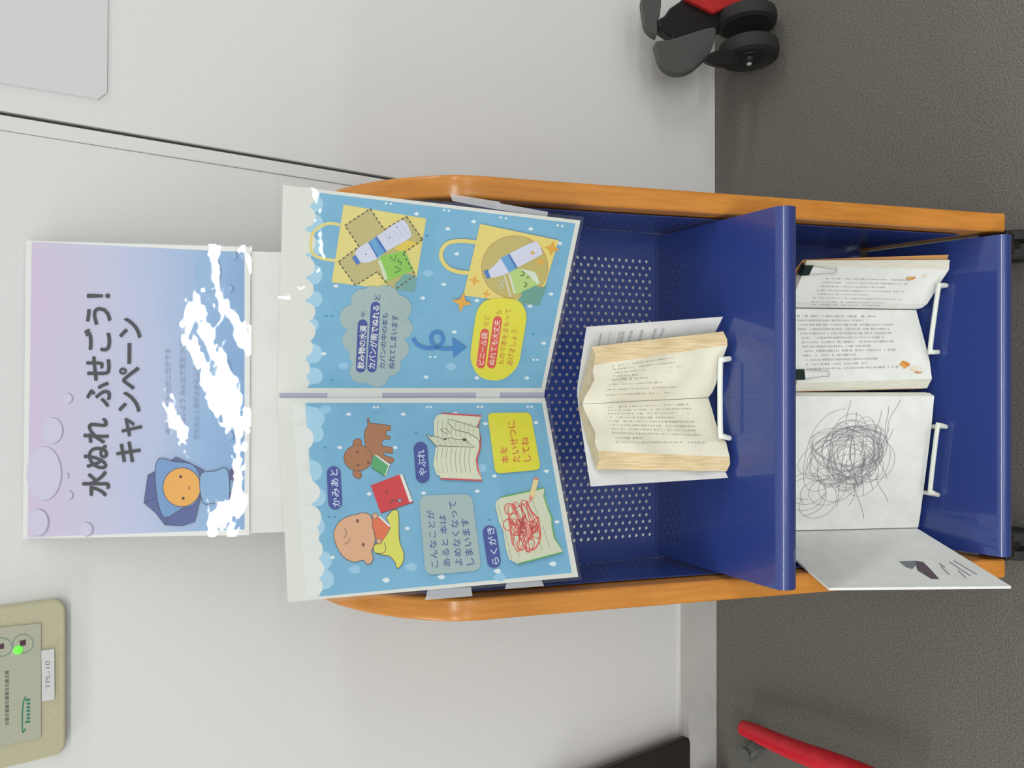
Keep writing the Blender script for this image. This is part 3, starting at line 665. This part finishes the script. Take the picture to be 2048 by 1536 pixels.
for quad, n in ((((900, 388), (1000, 404), (1000, 420), (905, 402)), NR), (((985, 404), (1096, 424), (1094, 434), (1000, 420)), NR), (((850, 1200), (945, 1192), (942, 1174), (856, 1178)), NL), (((1010, 1178), (1088, 1172), (1082, 1158), (1014, 1164)), NL)):
    slab('tape_strip', [on_plane(x, y, Cb - n * 0.0012, n) for x, y in quad], n, 0.0003, M_tape, poster)

# ================================================================== BOOKS
def lean_pt(b, px, lean_deg):
    """the point above b, going back by lean, that is seen at px"""
    l = math.radians(lean_deg); d = ray(*px)
    # solve CAM + d*t having Y - bY = tan(l)*(Z - bZ)
    t = (b[1] - CAM[1] + math.tan(l) * (CAM[2] - b[2])) / (d[1] - math.tan(l) * d[2])
    return CAM + d * t
def loft(bot, top, nt, disp=None):
    n = len(bot); V = []; F = []
    for k in range(nt + 1):
        t = k / nt
        for i in range(n):
            q = bot[i] * (1 - t) + top[i] * t
            if disp: q = q + disp(i / (n - 1), t)
            V.append(q)
    for k in range(nt):
        for i in range(n): F.append((k * n + i, k * n + (i + 1) % n, (k + 1) * n + (i + 1) % n, (k + 1) * n + i))
    seg = [i for k in range(nt) for i in range(n)]
    F.append(tuple(range(n))[::-1]); F.append(tuple(nt * n + i for i in range(n)))
    return V, F, seg
class Patch:
    """page surface between a bottom and a top polyline"""
    def __init__(s, bot, top, disp=None, total=None):
        s.b, s.t, s.d = [np.array(q) for q in bot], [np.array(q) for q in top], disp
        s.tot = total or len(bot)
        ln = [0.0]
        for p, q in zip(s.b, s.b[1:]): ln.append(ln[-1] + np.linalg.norm(q - p))
        s.a = np.array(ln) / ln[-1]
        m_ = len(s.b) // 2
        n = np.cross(s.b[-1] - s.b[0], s.t[m_] - s.b[m_]); n /= np.linalg.norm(n); s.n = n if n[1] < 0 else -n
    def at(s, u, v, lift):
        i = min(int(np.searchsorted(s.a, u, 'right')) - 1, len(s.a) - 2); i = max(i, 0); f = (u - s.a[i]) / (s.a[i + 1] - s.a[i])
        b = s.b[i] * (1 - f) + s.b[i + 1] * f; t = s.t[i] * (1 - f) + s.t[i + 1] * f
        q = b * (1 - v) + t * v
        if s.d: q = q + s.d((i + f) / (s.tot - 1), v)
        return q + s.n * lift
def marks(patch, us, v_top, v_bot, width, seed, V, F, lift=0.0006, gaps=0.25, h=0.011):
    """columns of small illegible print marks running down the page"""
    rn = random.Random(seed)
    for u in us:
        v = v_top + rn.uniform(-.02, .0); end = v_bot + (rn.uniform(0, .35) if rn.random() < .4 else rn.uniform(0, .03))
        while v > end:
            L = h * rn.uniform(.45, 1.0); wd = width * rn.uniform(.45, 1.0)
            if rn.random() > .08:
                B = len(V)
                V += [patch.at(u - wd / 2, v, lift), patch.at(u + wd / 2, v, lift), patch.at(u + wd / 2, v - L, lift), patch.at(u - wd / 2, v - L, lift)]; F.append((B, B + 1, B + 2, B + 3))
            v -= h * rn.uniform(1.05, 1.05 + gaps * 2)
def join(parts):
    V, F, FM, mats = [], [], [], []
    for v, f, m_ in parts:
        b = len(V); V += list(v); F += [tuple(b + i for i in q) for q in f]
        for j in range(len(f)):
            mt = m_[j] if isinstance(m_, list) else m_
            if mt not in mats: mats.append(mt)
            FM.append(mats.index(mt))
    return V, F, FM, mats

M_print = paint((156, 154, 146)); M_print2 = paint((172, 172, 176)); M_stain = noise_mat('brown_stain', (206, 132, 44), (222, 168, 92), 160, 0.8); M_stain2 = noise_mat('pale_stain', (224, 206, 168), (226, 222, 206), 90, 0.8)
gb = zoomer(3.84, 1120, 600); gd = zoomer(4.197, 1560, 440); gg = zoomer(3.492, 1560, 760)
SH1 = lambda y: 0.443 + (0.712 - y) * 0.1675
SH2 = 0.1125
def put(pxs, z): return [at_z(x, y, z) for x, y in pxs]

# ---- water damaged book on the upper shelf
zb1 = 0.4718; LM = 25.0
book1 = empty('open_book', tuple(at_z(1417, 795, zb1)), 'open water damaged book with wavy yellowed pages, on the upper shelf of the stand', 'book', 'damaged sample books on the stand')
wob = lambda s, t: min(1, 4 * t) * np.array([0, -0.0024 * math.sin(9 * t + 14 * s) - 0.0014 * math.sin(17 * t + 5 * s), 0.0009 * math.sin(21 * s + 3 * t)])
for side in (0, 1):
    if side == 0:
        bp_ = gb((1140, 748), (1172, 705), (1200, 640), (1222, 560), (1250, 450), (1286, 348)); tp_ = gb((175, 797), (205, 745), (238, 680), (250, 610), (256, 560), (262, 500))
        bo_ = gb((1283, 300), (1276, 240)); to_ = gb((258, 430), (254, 358))
    else:
        bp_ = gb((1140, 752), (1170, 850), (1195, 940), (1235, 1045), (1275, 1090), (1303, 1206)); tp_ = gb((175, 800), (208, 862), (238, 930), (255, 1020), (270, 1090), (290, 1158))
        bo_ = gb((1306, 1260), (1303, 1316)); to_ = gb((288, 1230), (284, 1302))
    B = put(bp_, zb1); T = [lean_pt(b, t, LM) for b, t in zip(B, tp_)]
    Bo = put(bo_, zb1); To = [lean_pt(b, t, LM) for b, t in zip(Bo, to_)]
    Bo[-1] = Bo[-1] + np.array([0, 0.004, 0]); To[-1] = To[-1] + np.array([0, 0.004, 0])
    gbk = B[0] + np.array([0.004 * (1 if side == 0 else -1), 0.009, 0]); gtk = T[0] + np.array([0.004 * (1 if side == 0 else -1), 0.009, -0.002])
    bot, top = B + Bo + [gbk], T + To + [gtk]; N = len(bot)
    V, F, seg = loft(bot, top, 30, wob)
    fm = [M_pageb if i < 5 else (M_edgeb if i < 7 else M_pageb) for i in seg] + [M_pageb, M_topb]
    pt = Patch(B, T, wob, N); MV, MF = [], []
    us = [.16 + k * .105 for k in range(8)] if side == 0 else [.10 + k * .075 for k in range(10)]
    marks(pt, us, .86, .16 if side else .3, .022, 20 + side, MV, MF, h=0.016)
    if side == 0: marks(pt, [.40, .45, .5, .55], .84, .62, .02, 77, MV, MF, h=0.016)
    V, F, FM, mats = join([(V, F, fm), (MV, MF, M_print)])
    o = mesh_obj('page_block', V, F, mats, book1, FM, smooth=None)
    o.data.polygons.foreach_set('use_smooth', [True] * len(o.data.polygons)); es = o.modifiers.new('edges', 'EDGE_SPLIT'); es.split_angle = 0.55
cb_ = [at_z(*gb((1252, 128))[0], zb1), at_z(*gb((1232, 300))[0], zb1) + np.array([0, .012, 0]), at_z(1417, 795, zb1) + np.array([0.006, 0.017, 0]), at_z(1417, 795, zb1) + np.array([-0.008, 0.017, 0]), at_z(*gb((1270, 1180))[0], zb1) + np.array([0, .012, 0]), at_z(*gb((1292, 1366))[0], zb1)]
ctp = gb((212, 205), (180, 400), (138, 690), (145, 790), (195, 1130), (243, 1432))
ct_ = [lean_pt(b, t, LM) for b, t in zip(cb_, ctp)]
V, F, seg = loft(cb_ + [q + np.array([0, .0016, 0]) for q in cb_[::-1]], ct_ + [q + np.array([0, .0016, 0]) for q in ct_[::-1]], 1)
pt = Patch(cb_[:2], ct_[:2]); MV, MF = [], []
for k, (v0, ln) in enumerate(((.9, .012), (.83, .006), (.76, .01), (.74, .02), (.68, .02), (.60, .02), (.5, .02), (.44, .018))):
    for j in range(3):
        u0 = .3 + .18 * j; B = len(MV); MV += [pt.at(u0, v0, .0008), pt.at(u0 + .15, v0, .0008), pt.at(u0 + .15, v0 - ln, .0008), pt.at(u0, v0 - ln, .0008)]; MF.append((B, B + 1, B + 2, B + 3))
V, F, FM, mats = join([(V, F, M_cover), (MV, MF, M_print2)])
mesh_obj('cover', V, F, mats, book1, FM, smooth=None, label='pale grey cover and flaps')

# ---- stained novel on the lower shelf
zb2 = SH2 + 0.0085; LD = 30.0
gut = at_z(*gd((1145, 750))[0], zb2)
book2 = empty('open_book', tuple(gut), 'open white novel with small orange stains, right hand book of the lower shelf', 'book', 'damaged sample books on the stand')
hv = 0.186 * np.array([0, math.sin(math.radians(LD)), math.cos(math.radians(LD))])
br = put(gd((1150, 748), (1190, 739), (1235, 705), (1290, 620), (1350, 520), (1418, 418)), zb2); bro = put(gd((1424, 334)), zb2)[0]
tr_e = lean_pt(br[-1], gd((222, 390))[0], LD); tro = lean_pt(bro, gd((222, 338))[0], LD)
tr = [b + hv * (1 - (i / 5) ** 1) + (tr_e - br[-1]) * (i / 5) for i, b in enumerate(br)]
blf = put(gd((1143, 755), (1160, 820), (1190, 930), (1225, 1060), (1255, 1180), (1275, 1332)), zb2); blo = put(gd((1234, 1412)), zb2)[0]
tl = [b + hv + np.array([-.0012 * i, 0, 0]) for i, b in enumerate(blf)]; tlo = blo + hv + np.array([-.004, 0, 0])
def page_half(bk, B, T, Bo, To, s, us, top_v, bot_v, seed, stains, parent, wd=.030, h=.011):
    gbk = B[0] + np.array([0.004 * s, 0.012, 0]); gtk = T[0] + np.array([0.004 * s, 0.012, -.002])
    V, F, seg = loft(B + [Bo, gbk], T + [To, gtk], 4)
    nb = len(B); fm = [M_page if i < nb - 1 else (M_edge if i == nb - 1 else M_page) for i in seg] + [M_edge, M_edge]
    pt = Patch(B, T); MV, MF = [], []
    marks(pt, us, top_v, bot_v, wd, seed, MV, MF, h=h)
    parts = [(V, F, fm), (MV, MF, M_print2)]
    for (u, v, ru, rv, mt, sd) in stains:
        rn = random.Random(sd); pv = [pt.at(u, v, .0008)]; 
        for k in range(20): a = 2 * math.pi * k / 20; q = rn.uniform(.7, 1.2); pv.append(pt.at(min(max(u + ru * q * math.cos(a), 0.01), .99), min(max(v + rv * q * math.sin(a), .004), .99), .0008))
        parts.append((pv, [(0, 1 + k, 1 + (k + 1) % 20) for k in range(20)], mt))
    V, F, FM, mats = join(parts)
    mesh_obj('page_block', V, F, mats, parent, FM, smooth=None)
    return pt
p2r = page_half(book2, br, tr, bro, tro, 1, [.16 + k * .085 for k in range(8)], .86, .20, 31, [(.80, .235, .035, .035, M_stain, 1), (.86, .15, .05, .02, M_stain2, 9)], book2)
p2l = page_half(book2, blf, tl, blo, tlo, -1, [.10 + k * .06 for k in range(13)], .93, .22, 32, [(.79, .195, .05, .035, M_stain, 2), (.87, .11, .05, .045, M_stain2, 4), (.90, .10, .022, .03, M_stain, 3)], book2)
o_ = lambda p, d: p + np.array(d)
cvb = [put(gd((1416, 291)), zb2)[0], o_(bro, (0.001, .003, 0)), o_(gut, (0.006, .020, 0)), o_(gut, (-0.008, .020, 0)), o_(blo, (-.001, .004, 0))]
cvt = [lean_pt(cvb[0], gd((222, 331))[0], LD), o_(tro, (0.001, .003, .001)), o_(gut, (0.006, .020, 0)) + hv, o_(gut, (-0.008, .020, 0)) + hv, o_(tlo, (-.001, .004, .001))]
V, F, seg = loft(cvb + [o_(q, (0, .0018, 0)) for q in cvb[::-1]], cvt + [o_(q, (0, .0018, 0)) for q in cvt[::-1]], 1)
mesh_obj('cover', V, F, paint((200, 148, 92), 0.5), book2, smooth=None, label='tan cover edge')

# ---- scribbled book on the lower shelf
zb3 = SH2 + 0.0088
g3 = at_z(*gg((965, 1030))[0], zb3)
book3 = empty('open_book', tuple(g3), 'open white picture book with pencil scribbles on one page, on the lower shelf', 'book', 'damaged sample books on the stand')
hv3 = 0.212 * np.array([0, math.sin(math.radians(LD)), math.cos(math.radians(LD))])
b3 = put(gg((965, 1030), (978, 950), (1003, 760), (1037, 500), (1060, 300), (1077, 112)), zb3); b3o = put(gg((1044, 90)), zb3)[0]
t3 = [b + hv3 for b in b3]; t3o = b3o + hv3
gbk = g3 + np.array([.004, .010, 0]); V, F, seg = loft(b3 + [b3o, gbk], t3 + [t3o, gbk + hv3], 2)
fm = [M_page if i < 5 else M_edge if i == 5 else M_page for i in seg] + [M_edge, M_edge]
pt3 = Patch(b3, t3); SV, SF = [], []
def scribble(fn, n, wd):
    global SV, SF
    prev = None
    for k in range(n + 1):
        x, y = fn(k / n); x2, y2 = fn((k + .5) / n); dx, dy = x2 - x, y2 - y; L = math.hypot(dx, dy) + 1e-9; px, py = -dy / L * wd, dx / L * wd
        ok = 0.02 < x < .98 and 0.02 < y < .98
        if ok:
            B = len(SV); SV += [pt3.at(x + px, y + py, .0005), pt3.at(x - px, y - py, .0005)]
            if prev is not None: SF.append((prev, prev + 1, B + 1, B))
            prev = B
        else: prev = None
rn = random.Random(9)
for k in range(26):
    cx, cy = .56 + rn.gauss(0, .035), .52 + rn.gauss(0, .05); rx, ry = rn.uniform(.12, .31), rn.uniform(.10, .25); a0 = rn.uniform(0, 6.28); tu = rn.uniform(1.0, 1.9); tl_ = rn.uniform(-.6, .6); dr = rn.uniform(-.06, .06)
    scribble(lambda t: (cx + dr * t + rx * (1 - .2 * t) * math.cos(a0 + 6.28 * tu * t) + .02 * math.sin(11 * t), cy + ry * math.sin(a0 + 6.28 * tu * t + tl_) + .012 * math.sin(17 * t)), 60, .0013)
for k in range(20):
    x0, y0 = rn.uniform(.35, .75), rn.uniform(.26, .55); x1 = x0 - rn.uniform(.2, .42) * (1 if k % 2 else -1); y1 = y0 + rn.uniform(-.1, .06)
    scribble(lambda t: (x0 + (x1 - x0) * t, y0 + (y1 - y0) * t + .015 * math.sin(5 * t)), 16, .0016)
for k in range(5):
    cx, cy = rn.uniform(.18, .34), rn.uniform(.55, .8)
    scribble(lambda t: (cx + .12 * math.cos(6.28 * t * 1.2 + k) + .1 * t, cy + .12 * math.sin(6.28 * t * 1.2 + k)), 40, .0015)
V, F, FM, mats = join([(V, F, fm), (SV, SF, paint((156, 156, 160), 0.7))])
mesh_obj('page_block', V, F, mats, book3, FM, smooth=None, label='white pages with grey pencil scribbles')
oB = at_y(*gg((1614, 1440))[0], 0.404); gl0, gt0 = g3 + np.array([-.001, .002, 0]), g3 + hv3 + np.array([-.001, .002, 0])
nl = np.cross(oB - gl0, gt0 - gl0); nl /= np.linalg.norm(nl); nl = nl if nl[0] > 0 else -nl
oT = on_plane(*gg((343, 1452))[0], oB, nl)
leaf_b, leaf_t = [gl0, gl0 * .5 + oB * .5, oB], [gt0, gt0 * .5 + oT * .5, oT]
V, F, seg = loft(leaf_b + [q - nl * .003 for q in leaf_b[::-1]], leaf_t + [q - nl * .003 for q in leaf_t[::-1]], 1)
ptl = Patch(leaf_b, leaf_t); ptl.n = nl
def leafpx(*pxs): return [on_plane(x, y, oB + nl * .0006, nl) for x, y in pxs]
M_bird, M_birdd = paint((120, 128, 132), 0.7), paint((96, 84, 92), 0.7)
birdA = leafpx(*gg((832, 1266), (945, 1262), (950, 1290), (925, 1318), (880, 1305))); birdB = leafpx(*gg((945, 1262), (1000, 1270), (1050, 1320), (1112, 1388), (1060, 1388), (960, 1328), (950, 1290)))
tv, tf = [], []
for k, (a, b) in enumerate((((1120, 1300), (1180, 1360)), ((1180, 1270), (1330, 1370)), ((1210, 1262), (1370, 1358)), ((1110, 1280), (1150, 1310)), ((1240, 1330), (1300, 1385)))):
    q = leafpx(*gg(a, b, (b[0] + 6, b[1] - 4), (a[0] + 6, a[1] - 4))); tf.append(tuple(range(len(tv), len(tv) + 4))); tv += q
V, F, FM, mats = join([(V, F, M_page), (birdA, [tuple(range(5))], M_bird), (birdB, [tuple(range(7))], M_birdd), (tv, tf, paint((168, 160, 170)))])
mesh_obj('opened_cover', V, F, mats, book3, FM, smooth=None, label='open front board with a small grey picture')
cvb = [o_(b3o, (.001, .004, 0)), o_(g3, (0.0, .018, 0)), o_(g3, (-.006, .012, 0))]; cvt = [q + hv3 for q in cvb]
V, F, seg = loft(cvb + [o_(q, (0, .003, 0)) for q in cvb[::-1]], cvt + [o_(q, (0, .003, 0)) for q in cvt[::-1]], 1)
mesh_obj('cover', V, F, M_cover, book3, smooth=None)

# ================================================================== WIRE BOOK EASELS
def easel(bar, tips, zs_, zbar, ztip, back_y, lean_deg, hgt, label):
    (l, r), (lt, rt_) = bar, tips
    L0, R0 = at_z(*l, zbar), at_z(*r, zbar); Lt, Rt = at_z(*lt, ztip), at_z(*rt_, ztip)
    t = empty('book_easel', ((L0[0] + R0[0]) / 2, L0[1], zs_(L0[1]) if callable(zs_) else zs_), label, 'book easel', 'white wire easels holding the books')
    zz = (lambda y: (zs_(y) if callable(zs_) else zs_) + .0040)
    path = [np.array([Lt[0] + .004, back_y, zz(back_y)]), np.array([Lt[0] + .001, Lt[1] + .02, zz(Lt[1] + .02)]), np.array([Lt[0], Lt[1] + .003, zz(Lt[1])]), Lt + np.array([0, -.001, .003]), L0 + np.array([-.001, -.002, -.002]), L0 + np.array([.004, 0, 0]),
            R0 + np.array([-.004, 0, 0]), R0 + np.array([.001, -.002, -.002]), Rt + np.array([0, -.001, .003]), np.array([Rt[0], Rt[1] + .003, zz(Rt[1])]), np.array([Rt[0] - .001, Rt[1] + .02, zz(Rt[1] + .02)]), np.array([Rt[0] - .004, back_y, zz(back_y)])]
    v, f = tube_vf(catmull(path, False, 5), 0.0030, 10); mesh_obj('wire_hook', v, f, M_wire, t, smooth=True)
    l_ = math.radians(lean_deg); ub = np.array([0, math.sin(l_), math.cos(l_)]) * hgt
    a, b = path[0], path[-1]
    v, f = tube_vf(catmull([a, a + ub * .1 + np.array([0, .002, 0]), a + ub * .95, a + ub + np.array([.006, 0, 0]), b + ub - np.array([.006, 0, 0]), b + ub * .95, b + ub * .1 + np.array([0, .002, 0]), b], False, 5), 0.0022, 10); mesh_obj('wire_back', v, f, M_wire, t, smooth=True)
    return t
easel((gb((1232, 1038))[0], gb((1232, 468))[0]), (gb((1305, 1058))[0], gb((1305, 452))[0]), SH1, SH1(0.6) + 0.020, SH1(0.59) + 0.004, 0.669, 20, 0.08, 'white wire book easel under the water damaged book on the upper shelf')
easel((gd((1262, 1100))[0], gd((1328, 555))[0]), (gd((1325, 1108))[0], gd((1395, 550))[0]), SH2, SH2 + 0.020, SH2 + 0.004, 0.600, 24, 0.078, 'white wire book easel under the orange stained novel')
easel((gg((1050, 780))[0], gg((1098, 322))[0]), (gg((1102, 800))[0], gg((1157, 325))[0]), SH2, SH2 + 0.020, SH2 + 0.004, 0.600, 24, 0.078, 'white wire book easel under the scribbled picture book')

# ================================================================== BINDER CLIPS
def clip(patch, u, top, label, k):
    c = patch.at(u, top, 0); e = patch.at(u + .02, top, 0); ax = (e - c) / np.linalg.norm(e - c)
    dn = patch.at(u, top - .05, 0) - c; dn /= np.linalg.norm(dn); n = np.cross(ax, dn); n = n if n[1] < 0 else -n
    t = empty('binder_clip', tuple(c), label, 'binder clip', 'black binder clips on the novel')
    hw = .0068
    sec = [(-.006, .0012), (.010, .0012), (.0105, .0022), (-.007, .0042), (-.0085, -.002), (-.007, -.0085), (.010, -.0075), (.010, -.0068), (-.005, -.0066)]
    sec = [(a * k if a > 0 else a, b) for a, b in sec]; la = [c - ax * hw + dn * a + n * b for a, b in sec]; lb = [c + ax * hw + dn * a + n * b for a, b in sec]
    v, f = prism(la, lb); mesh_obj('clip_body', v, f, paint((24, 40, 36), 0.35, spec=.5), t, smooth=None)
    pth = [(.010, -.0058), (.014, -.0058), (.034, -.0034), (.041, -.0036), (.044, 0), (.041, .0036), (.034, .0034), (.014, .0058), (.010, .0058)]
    v, f = tube_vf(catmull([c + dn * (a - .010 * (1 - k)) + ax * b + n * (.0022 + .03 * max(0, a - .01)) for a, b in pth], False, 4), .0006, 8); mesh_obj('wire_handle', v, f, M_steel, t, smooth=True)
clip(p2l, .89, 0.985, 'black binder clip on the left page of the stained novel, beside the scribbled book', .75)
clip(p2r, .93, 0.985, 'black binder clip at the top outer corner of the right page of the novel', .45)

# ================================================================== WALL CONTROL PANEL
zc = zoomer(5.187, 0, 1240)
CPN = np.array([0, -1.0, 0]); YP = WALL - 0.012
cpan = empty('control_panel', tuple(at_y(60, 1370, WALL)), 'beige wall control panel with green light and white label, left of the sign', 'control panel')
M_beige = noise_mat('beige_plastic', (186, 182, 150), (191, 187, 156), 300, 0.5, 0.02); M_beige2 = noise_mat('panel_overlay', (176, 177, 156), (181, 182, 162), 300, 0.45)
br_, bl_ = at_y(133, 1197, YP), at_y(135, 1507, YP)
x0, x1, z0 = float(bl_[0]), float(br_[0]), float(br_[2]); z1_ = z0 + 0.22; R_ = .012
lp = []
for (cx, cz, a0) in ((x1 - R_, z0 + R_, -90), (x1 - R_, z1_ - R_, 0), (x0 + R_, z1_ - R_, 90), (x0 + R_, z0 + R_, 180)):
    for k in range(7): a = math.radians(a0 + 15 * k); lp.append((cx + R_ * math.cos(a), cz + R_ * math.sin(a)))
v, f = prism([(x, YP, z) for x, z in lp], [(x, WALL, z) for x, z in lp]); bevel(mesh_obj('housing', v, f, M_beige, cpan), .003, 3, .9)
def pp(*pts, lift=.0004): return [at_y(x, y, YP - lift) for x, y in pts]
S = Sheet((0, YP - .0012, 0), CPN)
S.poly(zc((-260, 105), (425, 35), (425, 1222), (-260, 1370)), M_beige2)
def ring(c, rx, ry, w_, mat): S.line([(one(zc, c)[0] + rx / 5.187 * math.cos(a), one(zc, c)[1] + ry / 5.187 * math.sin(a)) for a in np.linspace(0, 6.283, 40)], w_, mat)
GRN = paint((132, 152, 138))
ring((240, 245), 106, 96, 2.6, GRN); ring((18, 280), 106, 96, 2.6, GRN)
DI = paint((88, 62, 66))
S.poly(zc((203, 215), (270, 202), (268, 262), (212, 272)), DI); S.poly(zc((-20, 255), (40, 240), (42, 298), (-18, 306)), DI)
rn = random.Random(3)
for k in range(13):
    y = 530 + k * 44; S.poly(zc((52, y), (92, y - 3), (92, y + 30), (54, y + 32)), paint((112, 112, 102) if rn.random() < .5 else (140, 140, 126)), lift=False)
LG = paint((52, 132, 104))
S.line(zc((268, 795), (245, 840), (232, 960), (230, 1080), (238, 1165), (265, 1125)), 2.6, LG, True)
for k in range(7): S.poly(zc((262 if k in (0, 6) else 275, 820 + k * 38), (312, 815 + k * 38), (312, 838 + k * 38), (262 if k in (0, 6) else 275, 842 + k * 38)), LG, lift=False)
S.build('control_face', cpan, 'greyer face with round keys and green lettering')
S = Sheet((0, YP - .0020, 0), CPN)
S.poly(zc((428, 318), (564, 298), (566, 825), (434, 848)), paint((214, 214, 212))); S.text('TPL-10', one(zc, (498, 716)), one(zc, (494, 424)), 9.5, paint((128, 132, 138)), 0)
S.build('name_label', cpan, 'white label reading TPL-10')
mt = bpy.data.materials.new('green_lamp'); mt.use_nodes = True; b = mt.node_tree.nodes['Principled BSDF']; b.inputs['Base Color'].default_value = (.1, .8, .05, 1); b.inputs['Emission Color'].default_value = (.12, 1, .05, 1); b.inputs['Emission Strength'].default_value = 0.9
lc = at_y(*one(zc, (187, 310)), YP - .001); v, f = lathe_vf([(.0042, 0), (.004, .0016), (.0026, .0026), (.0008, .003)], lc, (0, -1, 0), 20); mesh_obj('indicator_light', v, f, mt, cpan, smooth=True, label='lit green indicator')

# ================================================================== RED WHEELED CART (upper right) -- seen as far as the photo shows it
wc = at_z(1497, 104, 0.050)
cart = empty('stroller', (float(wc[0]) + .1, float(wc[1]), 0), 'red and black wheeled stroller reaching in at the upper right corner', 'stroller')
M_red = noise_mat('red_fabric', (176, 34, 34), (196, 44, 42), 200, 0.7, 0.1)
def tor(c, ax, R0, r0, wdt, mat, name, parent, hub=True):
    v, f = lathe_vf([(R0 - r0 * 1.2, -wdt * .75), (R0 - r0 * .6, -wdt), (R0 - r0 * .1, -wdt * .75), (R0, -wdt * .3), (R0, wdt * .3), (R0 - r0 * .1, wdt * .75), (R0 - r0 * .6, wdt), (R0 - r0 * 1.2, wdt * .75)], c, ax, 36)
    o = mesh_obj(name, v, f, mat, parent, smooth=False); return o
wax = Vector((-1, -.10, .03)).normalized()
wh = tor(wc, wax , .050, .016, .015, M_rubber, 'wheel', cart)
v, f = lathe_vf([(.024, .008), (.022, .0125), (.012, .013), (.010, .019), (.004, .020)], wc, wax, 24); mesh_obj('hub', v, f, M_black, wh, smooth=False)
v, f = lathe_vf([(.0045, .0195), (.004, .0225), (.001, .0235)], wc, wax, 16); mesh_obj('axle_cap', v, f, M_steel, wh, smooth=True)
wc2 = wc + np.array([.055, .004, 0.0]); tor(wc2, wax, .050, .016, .013, M_rubber, 'wheel', cart)
YF = float(wc[1]) + .035
gp = zoomer(6.0235, 1260, 0)
def thick_px(name, pts, Y, th, mat, smooth=True, bev=.002, **kw):
    pts = catmull(pts, True, 5) if smooth else pts
    a = [at_y(x, y, Y) for x, y in pts]; n = -FW
    v, f = prism(a, [q - n * th for q in a]); o = mesh_obj(name, v, f, mat, cart, smooth=None, **kw); bevel(o, bev, 2, .9); return o
thick_px('wheel_cover', gp((310, 500), (320, 620), (370, 770), (470, 860), (600, 885), (730, 850), (850, 760), (960, 640), (1020, 480), (1035, 350), (960, 330), (720, 400), (500, 470)), YF - .01, .02, M_gray, label='dark grey rounded wheel cover')
thick_px('frame_arm', gp((330, 230), (420, 180), (480, 90), (600, 10), (700, -90), (1500, -90), (1840, -60), (1780, 40), (1610, 95), (1600, 340), (1500, 400), (1100, 340), (960, 350), (700, 450), (540, 530), (500, 440), (350, 330)), YF - .006, .03, M_black, smooth=False, bev=.004)
thick_px('seat_fabric', gp((660, -20), (980, 140), (1010, 150), (1480, -40), (1300, -120), (800, -120)), YF - .016, .012, M_red, smooth=False, label='red fabric')
thick_px('axle_yoke', gp((905, 710), (960, 640), (1100, 590), (1240, 600), (1310, 680), (1300, 770), (1120, 785), (980, 760)), float(wc[1]) - .005, .014, M_black)
thick_px('handle_loop', gp((150, -60), (360, -60), (365, 160), (340, 240), (330, 400), (300, 420), (200, 340), (160, 200)), YF + .0, .02, M_gray)

# ================================================================== THINGS AT THE LOWER LEFT
bx = at_y(1378, 1470, 0.955); bxs = float(bx[0]); bz = float(bx[2])
cab = empty('dark_cabinet', (bxs - .15, 0.955, 0), 'dark brown panel with rounded corner at the left edge, beside the wall', 'cabinet')
lp = [(bxs - .32, bz), (bxs - .012, bz), (bxs - .004, bz + .003), (bxs, bz + .010), (bxs, bz + .34), (bxs - .32, bz + .34)]
v, f = prism([(x, .951, z) for x, z in lp], [(x, .963, z) for x, z in lp]); bevel(mesh_obj('side_board', v, f, noise_mat('dark_brown_laminate', (34, 28, 28), (44, 36, 35), 60, 0.45, stretch=(1, 1, 6)), cab), .003, 2, .9)
v, f = lathe_vf([(.011, 0), (.011, bz * .6), (.006, bz * .65), (.006, bz)], (bxs - .10, .955, 0), (0, 0, 1), 20); mesh_obj('foot', v, f, M_black, cab, smooth=False)

gr = zoomer(3.103, 1100, 1180)
leg0 = at_z(*gr((1185, 850))[0], .055)
chair = empty('rolling_chair', (float(leg0[0]) - .2, float(leg0[1]) - .02, 0), 'red curved chair leg reaching in over the carpet at the lower left', 'chair')
path = [at_z(*q, z) for q, z in zip(gr((1190, 852), (1260, 880), (1380, 935), (1560, 1010), (1760, 1085), (2000, 1190), (2200, 1330)), (.052, .056, .062, .068, .072, .075, .078))]
v, f = tube_vf(catmull(path, False, 5), [.0095] + [.0128 + .00028 * k for k in range(30)], 14); mesh_obj('base_leg', v, f, noise_mat('red_lacquer', (182, 20, 36), (194, 26, 42), 80, 0.4), chair, smooth=True, label='red tubular leg')
lw = at_z(*gr((1235, 985))[0], .022)
p1 = at_z(1500, 1500, .03)
cs = mesh_obj('caster', *lathe_vf([(.007, 0), (.007, .016), (.012, .018), (.012, .022)], (p1[0] - .004, p1[1], .026), (0, 0, 1), 16), M_gray, chair, smooth=False)
v, f = lathe_vf([(.008, -.010), (.019, -.010), (.0215, -.007), (.0215, .007), (.019, .010), (.008, .010)], (p1[0] - .004, p1[1], .0216), (.6, .8, 0), 24); mesh_obj('wheel', v, f, M_gray, cs, smooth=False)
